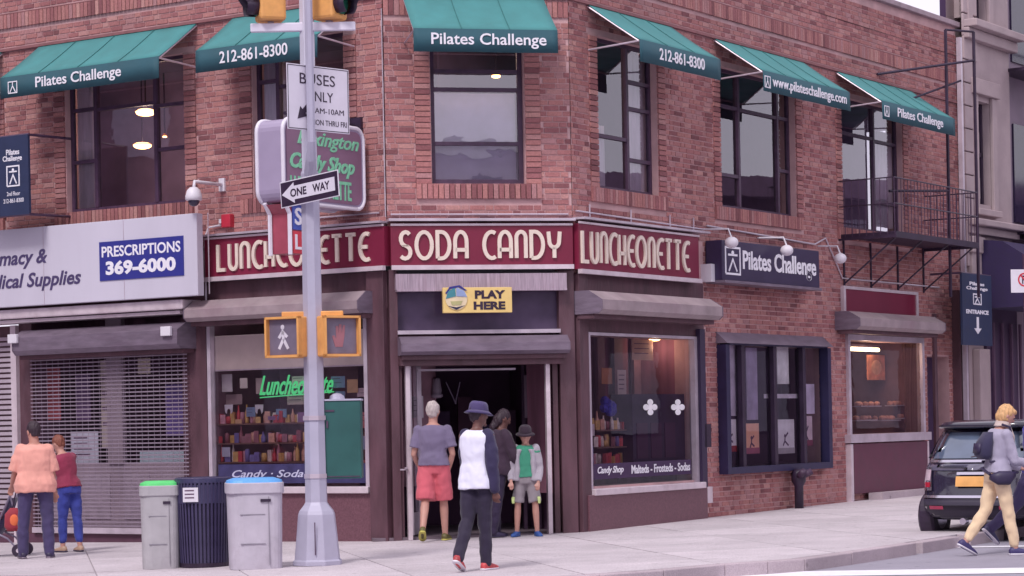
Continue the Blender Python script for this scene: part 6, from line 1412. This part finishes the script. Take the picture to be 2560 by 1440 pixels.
# 4 bucket hat man
person('man in navy bucket hat and white raglan jersey striding towards the shop', at(1196, 1426), 1.74, R_(-26), dict(ll=(-.20, .36, -.03), rl=(.07, .02, -.03), la=(.30, .05, .4, .3), ra=(-.1, .12, .2, 0), lean=.04, head=(.15, -.5), twist=-.1), dict(skin=M_skin3, girth=.93, sh=1.02, legs=(M_blk, 1.0, .010), top=(M_wht, .95, -.07, .018), flare=.025, sleeve_mat=M_nvy, shoe=S_rw, hat=(cloth('navy_hat', (.07, .05, .15)), .05), hair=(H_drk, 'short')))
# 5 dark jacket in the doorway
person('person in dark plum hooded jacket reaching out an arm in the doorway', at(1243, 1343), 1.72, R_(-62), dict(ll=(.06, .02, .03), rl=(-.12, .06, .02), la=(.1, .1, .3, .2), ra=(.36, .22, .35, .0), lean=.12, head=(.5, -.1)), dict(skin=M_skin3, girth=1.12, sh=1.05, legs=(cloth('plum_trousers', (.028, .016, .05)), 1.0, .02), top=(M_brn, .95, -.07, .03), flare=.04, shoe=S_drk, sole=S_drk, hair=(H_drk, 'long')))
# 6 boy
boy, I6 = person('boy in green T-shirt, open grey hoodie and dark hat standing in the doorway', at(1318, 1341), 1.46, R_(176), dict(ll=(.02, .02, .13), rl=(-.02, .0, .13), la=(.08, .22, .45, .1), ra=(.10, .30, .50, .1), head=(.22, .1), toe=.35), dict(skin=M_skin, girth=.92, head=1.12, legs=(M_gsh, .46, .012), top=(M_grn, .12, -.05, .004), shoe=S_blu, sole=S_blu, hat=(cloth('black_hat', (.03, .015, .03)), .045), hair=(H_drk, 'short'), eyes=True))
Q = MB(); k = I6['k']; up, rt, fw, P = I6['up'], I6['rt'], I6['fw'], I6['P']
for sd in (-1, 1):
    Q.loft([(P + up * z * 1.42 * k + rt * sd * a * k + fw * .015, rt * .055 * k, fw * (.135 * k)) for z, a in ((-.04, .135), (.05, .125), (.15, .125), (.25, .12), (.31, .085))], 12, 2.4)
    s0, el, wr, d2 = I6['A']['l' if sd < 0 else 'r']; pts = [s0, s0.lerp(el, .5), el, el.lerp(wr, .92)]; Q.tube(pts, [.078 * k, .07 * k, .06 * k, .05 * k], 12)
    Q.ball(pts[0], .080 * k); Q.ball(pts[2], .062 * k)
Q.loft([(P + up * z * 1.42 * k - fw * .055 * k, rt * .15 * k, fw * .09 * k) for z in (-.04, .1, .25, .32)], 14, 2.4); Q.ball(P + up * .335 * 1.42 * k - fw * .06 * k, (.1 * k, .07 * k, .05 * k))
organic('hoodie', Q, .011, M_ghd, boy, 3)
Q = MB()
for sd in (-1, 1):
    hip, kn, an, fd, fu = I6['J']['l' if sd < 0 else 'r']; Q.box(kn.x + sd * .055 - .02, kn.x + sd * .055 + .02, kn.y - .07, kn.y + .09, kn.z + .01, kn.z + .10)
organic('shorts_stripe', Q, .012, mat('lime_trim', (.62, .75, .30), .7), boy, 2)
# 7 blonde woman
blonde, I7 = person('blonde woman in grey cardigan and cream trousers stepping across the road with a phone', at(2497, 1388, .13), 1.68, R_(-78), dict(ll=(-.26, .36, .0), rl=(.20, .02, .0), la=(.25, .08, 1.05, .1), ra=(.30, .10, 1.15, .1), lean=.10, head=(.55, -.05), curl=.7), dict(skin=M_skin, girth=.96, fem=1, hip=.8, legs=(M_khk, .93, .008), top=(M_gcd, .92, -.03, .010), flare=.02, topname='cardigan', shoe=mat('navy_shoe', (.05, .04, .14), .5), hair=(H_bld, 'bob'), eyes=True))
k = I7['k']; hv = I7['hv']; P, up, rt, fw, SCp = I7['P'], I7['up'], I7['rt'], I7['fw'], I7['SC']
Q = MB(); Q.loft([(SCp + up * .03 * k + fw * .01, rt * .10 * k, fw * .09 * k), (SCp + up * .07 * k + fw * .02, rt * .085 * k, fw * .085 * k), (SCp + up * .10 * k + fw * .02, rt * .07 * k, fw * .07 * k)], 14); Q.tube([SCp + up * .04 + fw * .07, SCp - up * .08 + fw * .13, SCp - up * .26 + fw * .15], [.04, .045, .03], 8); organic('scarf', Q, .011, cloth('beige_scarf', (.50, .40, .38)), blonde, 3)
Q = MB()
for s_ in (-.05, .05): Q.tube([SCp + rt * s_ * 2 + up * .05 - fw * .03, SCp + rt * s_ * 2 + up * .03 + fw * .06, SCp + rt * s_ * 2 - up * .18 + fw * .13, SCp + rt * s_ * 2.4 - up * .34 + fw * .02, SCp + rt * s_ * 2 - up * .36 - fw * .14], .014, 6)
Q.build('bag_strap', S_drk, blonde)
# backpack and pouch are things of their own
bp = thing('backpack', 'dark backpack on the blonde woman in the grey cardigan', 'backpack', I7 and (blonde.matrix_world @ (P + up * .1)), rotz=R_(-78))
Q = MB(); c = V0 = Vector((0, 0, 0)); lo = SCp - P - up * .1
Q.loft([(lo - up * .34 - fw * .16, Vector((.10, 0, 0)), Vector((0, .04, 0))), (lo - up * .29 - fw * .18, Vector((.13, 0, 0)), Vector((0, .075, 0))), (lo - up * .15 - fw * .17, Vector((.125, 0, 0)), Vector((0, .07, 0))), (lo - up * .04 - fw * .14, Vector((.08, 0, 0)), Vector((0, .04, 0)))], 16, 3)
Q.build('bag', cloth('dark_bag', (.03, .025, .07)), bp, smooth=True); Q = MB(); Q.loft([(lo - up * .28 - fw * .25, Vector((.08, 0, 0)), Vector((0, .03, 0))), (lo - up * .17 - fw * .245, Vector((.08, 0, 0)), Vector((0, .03, 0)))], 12, 3); Q.build('pocket', S_drk, bp, smooth=True)
wb = thing('waist_bag', 'navy pouch slung at the blonde woman\'s hip', 'bag', blonde.matrix_world @ (P + up * .02), rotz=R_(-78))
Q = MB(); Q.loft([(rt * .17 - fw * .15 - up * .07, up * .03, rt * .03), (rt * .20 - fw * .07 - up * .07, up * .075, rt * .05), (rt * .20 + fw * .06 - up * .06, up * .075, rt * .05), (rt * .17 + fw * .13 - up * .02, up * .03, rt * .03)], 14, 2.4); Q.build('pouch', S_drk, wb, smooth=True); Q = MB(); Q.tube([rt * .16 - fw * .15 - up * .04, rt * .02 - fw * .19 + up * .02, -rt * .17 - fw * .05 + up * .03, -rt * .14 + fw * .14 + up * .03, rt * .1 + fw * .19 + up * .01, rt * .17 + fw * .12 - up * .0], .016, 6); Q.build('belt', S_drk, wb)
hand = I7['A']['r'][2] + I7['A']['r'][3] * .09
ph = thing('phone', 'phone held out in the blonde woman\'s hands at the right edge', 'phone', blonde.matrix_world @ hand, rotz=R_(-78)); Q = MB(); Q.box(-.035, .035, -.005, .07, .02, .03); Q.build('case', S_drk, ph, bevel=.004); Q = MB(); Q.box(-.03, .03, 0, .065, .03, .032); Q.build('screen', M_house, ph)
# 8 person cut by the right edge
person('person in royal blue jacket cut off by the right edge beside the blonde woman', at(2600, 1378, .13), 1.74, R_(-70), dict(ll=(-.55, .35, .0), rl=(.3, .0, .02), la=(.2, .1, .6, .1), ra=(-.2, .1, .3, 0), head=(.1, 0)), dict(skin=M_skin, girth=1.1, legs=(M_jean, 1.0, .012), top=(M_roy, .95, -.07, .03), shoe=mat('navy_trainer', (.05, .045, .12), .5), hair=(H_drk, 'short')))
# ---------------------------------------------------------------- stroller
o_ = at(-22, 1394); st_ = thing('stroller', 'dark folding stroller with red and orange bag at the left edge', 'stroller', o_, rotz=R_(0))
M_tub = mat('stroller_tube', (.30, .26, .36), .35, .5); Q = MB()
for y in (-.0, .46):
    Q.tube([(.34, y, .90), (.26, y, .80), (.10, y, .45), (-.28, y, .10)], .013, 6); Q.tube([(.36, y, .08), (.22, y, .24), (-.05, y, .38)], .013, 6); Q.tube([(.36, y, .08), (.32, y, .55), (.26, y, .80)], .011, 6)
Q.tube([(.34, 0, .9), (.34, .46, .9)], .014, 6); Q.tube([(.36, 0, .08), (.36, .46, .08)], .01, 6); Q.tube([(-.28, 0, .1), (-.28, .46, .1)], .01, 6); Q.build('frame', M_tub, st_)
for x in (.06, -.34):
    for y in (-.03, .49):
        Q = MB(); Q.lathe([(.03, -.02), (.075, -.02), (.085, -.01), (.085, .01), (.075, .02), (.03, .02)], n=18); Q.xf(Matrix.Translation((x + (.3 if x > 0 else 0), y, .085)) @ Matrix.Rotation(math.pi / 2, 4, 'X')); w_ = Q.build('wheel', M_black, st_); Q = MB(); Q.lathe([(.028, -.024), (.028, .024)], n=10); Q.xf(Matrix.Translation((x + (.3 if x > 0 else 0), y, .085)) @ Matrix.Rotation(math.pi / 2, 4, 'X')); Q.build('hub', M_alu, w_)
Q = MB(); Q.loft([((-.25, .23, .26), (.06, 0, 0), (0, .19, 0)), ((-.05, .23, .24), (.10, 0, .0), (0, .2, 0)), ((.12, .23, .42), (.06, 0, 0), (0, .2, 0)), ((.26, .23, .76), (.03, 0, 0), (0, .2, 0))], 14, 3); Q.build('seat', cloth('stroller_navy', (.05, .04, .10)), st_, smooth=True)
Q = MB()
Q.loft([((.05 + .02 * i, .23, .50 + .08 * i), (.17 - .02 * i, 0, 0), (0, .22, 0)) for i in range(2)], 14, 3); Q.build('hood', cloth('stroller_plum', (.10, .03, .06)), st_, smooth=True)
bg_ = thing('hanging_bag', 'red and orange bag hanging from the stroller handle', 'bag', o_ + Vector((.30, -.06, .34))); Q = MB(); Q.loft([((0, 0, 0), (.07, 0, 0), (0, .05, 0)), ((0, 0, .06), (.11, 0, 0), (0, .07, 0)), ((.0, 0, .22), (.10, 0, 0), (0, .06, 0)), ((.02, 0, .30), (.05, 0, 0), (0, .03, 0))], 14, 2.6); Q.build('body', cloth('red_bag', (.32, .03, .05)), bg_, smooth=True)
Q = MB(); Q.ball((.03, -.055, .14), (.06, .025, .08), 10, 8); Q.build('orange_pocket', cloth('orange_patch', (.75, .16, .06)), bg_, smooth=True); Q = MB(); Q.tube([(.0, 0, .28), (.03, .0, .42), (.05, .05, .54)], .01, 5); Q.build('strap', M_black, bg_)

# ---------------------------------------------------------------- parked car
c0_ = at(2455, 1350, .13); ang = math.atan2(-.55, .835)
c0_ = at(2432, 1358, .13)
car = thing('parked_car', 'small black hatchback parked at the kerb, seen from behind, with amber number plate', 'car', (c0_.x, c0_.y, c0_.z), rotz=ang)
M_cb = mat('car_black', (.018, .014, .035), .18, .0, var=.1, coat=1.0, spec=.6); M_tr = mat('car_plastic', (.03, .022, .045), .55, var=.15); M_chr = mat('car_chrome', (.62, .58, .68), .15, .9, var=.05); M_cg = mat('car_glass', (.09, .12, .19), .06, .0, var=.25, scale=3, spec=1.0, coat=1.0)
def lv(z, yr, yf, hw, r=.3):   # ring of a rounded rectangle
    n = 40; out = []; L_ = (yf - yr) / 2; cy = (yf + yr) / 2; e = 4.0
    for i in range(n):
        a = 2 * math.pi * i / n; ca, sa = math.cos(a), math.sin(a); out.append((hw * math.copysign(abs(ca) ** (2 / e), ca), cy + L_ * math.copysign(abs(sa) ** (2 / (e + 1)), sa), z))
    return out
LV = [(.27, .12, 3.55, .72), (.32, .03, 3.62, .78), (.42, -.03, 3.66, .83), (.52, -.02, 3.66, .84), (.58, .02, 3.64, .84), (.75, .05, 3.58, .84), (.90, .10, 3.35, .82), (.96, .16, 2.95, .79)]
Q = MB(); rings = [lv(*q) for q in LV]; n = 40
for r_ in rings: Q.v += r_
for i in range(len(rings) - 1):
    for j in range(n): a = i * n + j; b = i * n + (j + 1) % n; Q.f.append((a, b, b + n, a + n))
Q.f += [tuple(range(n - 1, -1, -1)), tuple(range((len(rings) - 1) * n, len(rings) * n))]
body = Q.build('body', M_cb, car, smooth=True); e_ = body.modifiers.new('e', 'EDGE_SPLIT'); e_.split_angle = math.radians(50)
GH = [(.95, .17, 2.72, .78), (1.10, .26, 2.50, .74), (1.25, .36, 2.25, .69), (1.36, .45, 2.02, .64)]
Q = MB(); rings = [lv(*q) for q in GH]
for r_ in rings: Q.v += r_
for i in range(len(rings) - 1):
    for j in range(n): a = i * n + j; b = i * n + (j + 1) % n; Q.f.append((a, b, b + n, a + n))
Q.f += [tuple(range(n - 1, -1, -1)), tuple(range((len(rings) - 1) * n, len(rings) * n))]; Q.build('cabin', M_cb, car, smooth=True)
Q = MB(); rings = [lv(1.36, .30, 2.02, .65), lv(1.39, .26, 2.04, .655), lv(1.43, .34, 1.92, .60), lv(1.455, .50, 1.7, .45)]
for r_ in rings: Q.v += r_
for i in range(len(rings) - 1):
    for j in range(n): a = i * n + j; b = i * n + (j + 1) % n; Q.f.append((a, b, b + n, a + n))
Q.f += [tuple(range(n - 1, -1, -1)), tuple(range((len(rings) - 1) * n, len(rings) * n))]; Q.build('roof', M_cb, car, smooth=True)
def yrear(z):
    T = [(q[0], q[1]) for q in LV[:-1]] + [(q[0], q[1]) for q in GH]
    for (a, b), (c, d) in zip(T[:-1], T[1:]):
        if a <= z <= c: return b + (d - b) * (z - a) / (c - a)
    return T[-1][1]
def lvl_(z):
    T = [(q[0], (q[2] - q[1]) / 2) for q in LV[:-1]] + [(q[0], (q[2] - q[1]) / 2) for q in GH]
    for (a, b), (c, d) in zip(T[:-1], T[1:]):
        if a <= z <= c: return b + (d - b) * (z - a) / (c - a)
    return T[-1][1]
def hwz(z):
    T = [(q[0], q[3]) for q in LV[:-1]] + [(q[0], q[3]) for q in GH]
    for (a, b), (c, d) in zip(T[:-1], T[1:]):
        if a <= z <= c: return b + (d - b) * (z - a) / (c - a)
    return T[-1][1]
def patch(x0, x1, z0, z1, off, xt0=None, xt1=None, nx=16, nz=4):
    Q = MB(); xt0 = x0 if xt0 is None else xt0; xt1 = x1 if xt1 is None else xt1; g_ = {}
    def P3(i, j):
        f = j / nz; z = z0 + (z1 - z0) * f; x = (x0 + (xt0 - x0) * f) + ((x1 + (xt1 - x1) * f) - (x0 + (xt0 - x0) * f)) * i / nx; hw_ = .82
        hw_ = hwz(z); L_ = lvl_(z); return (x, yrear(z) + L_ * (1 - (1 - min(.97, abs(x) / hw_) ** 4) ** .2) - off, z)
    for i in range(nx):
        for j in range(nz): Q.quad(P3(i, j), P3(i + 1, j), P3(i + 1, j + 1), P3(i, j + 1))
    return Q
patch(-.60, .60, 1.0, 1.31, .012, -.50, .50).build('rear_window', M_cg, car, smooth=True)
patch(-.64, .64, .955, .985, .03).build('window_trim', M_chr, car, smooth=True)
patch(-.66, .66, .86, .93, .012, nz=2).build('hatch_crease', mat('car_grey_reflect', (.12, .11, .17), .2, coat=1.0), car, smooth=True)  # lighter grey strip paints a reflection across the black hatch
patch(-.78, .78, .535, .565, .022, nz=1).build('bumper_trim', M_chr, car, smooth=True)
patch(-.68, .68, .30, .52, .02, nz=3).build('bumper', M_tr, car, smooth=True)
for s_ in (-1, 1):
    xa, xb = sorted((s_ * .54, s_ * .71)); xt = sorted((s_ * .57, s_ * .69))
    Q = patch(xa, xb, .62, .90, .018, xt[0], xt[1], 4, 4); tl = Q.build('tail_light', M_chr, car, smooth=True)
    Q = patch(xa + .03, xb - .03, .66, .72, .028, None, None, 4, 3); Q.build('red_lens', mat('tail_red_lens', (.55, .02, .05), .15, coat=1.0), tl, smooth=True)
    Q = patch(xa + .03, xb - .03, .74, .87, .028, None, None, 4, 3); Q.build('clear_lens', mat('tail_clear_lens', (.65, .50, .58), .15, coat=1.0), tl, smooth=True)
    Q = patch(s_ * .45 - .1, s_ * .45 + .1, .40, .44, .03, None, None, 3, 1); Q.build('reflector', mat('reflector_red', (.35, .03, .08), .3), car)
    for y_ in (.55, 2.95):
        Q = MB(); Q.lathe([(.14, -.1), (.27, -.1), (.30, -.07), (.30, .07), (.27, .1), (.14, .1)], n=28); Q.xf(Matrix.Translation((s_ * .71, y_, .30)) @ Matrix.Rotation(math.pi / 2, 4, 'Y')); w_ = Q.build('wheel', M_black, car); Q = MB(); Q.lathe([(.15, -.105), (.19, -.08), (.19, .08), (.15, .105)], n=20); Q.xf(Matrix.Translation((s_ * .71, y_, .30)) @ Matrix.Rotation(math.pi / 2, 4, 'Y')); Q.build('rim', M_chr, w_)
    Q = MB(); Q.loft([((s_ * .92, 2.35, .98), (.09, 0, 0), (0, .05, 0)), ((s_ * .92, 2.35, 1.10), (.08, 0, 0), (0, .05, 0))], 12, 3); Q.build('mirror', M_cb, car, smooth=True)
    Q = MB(); hx = lambda z: .79 - (z - .95) * .36
    Q.add([(s_ * (hx(1.0) + .004), .55, 1.0), (s_ * (hx(1.0) + .004), 2.35, 1.0), (s_ * (hx(1.32) + .012), 2.0, 1.32), (s_ * (hx(1.32) + .012), .75, 1.32)], [(0, 1, 2, 3)]); Q.build('side_window', M_cg, car)
Q = patch(-.21, .21, .67, .79, .03, nz=2); Q.build('number_plate', mat('amber_plate', (.75, .38, .12), .5), car);
patch(-.20, .20, .81, .84, .04, nz=1).build('plate_light_bar', M_chr, car)
Q = MB(); Q.tube([(.0, .0, 1.02), (.16, .05, 1.05), (.34, .06, 1.03)], .009, 5); Q.build('rear_wiper', M_black, car)
Q = MB(); Q.tube([(-.1, .05, .26), (-.1, -.05, .26)], .04, 12); Q.tube([(.1, .05, .26), (.1, -.05, .26)], .04, 12); Q.build('exhaust_pipe', M_chr, car)
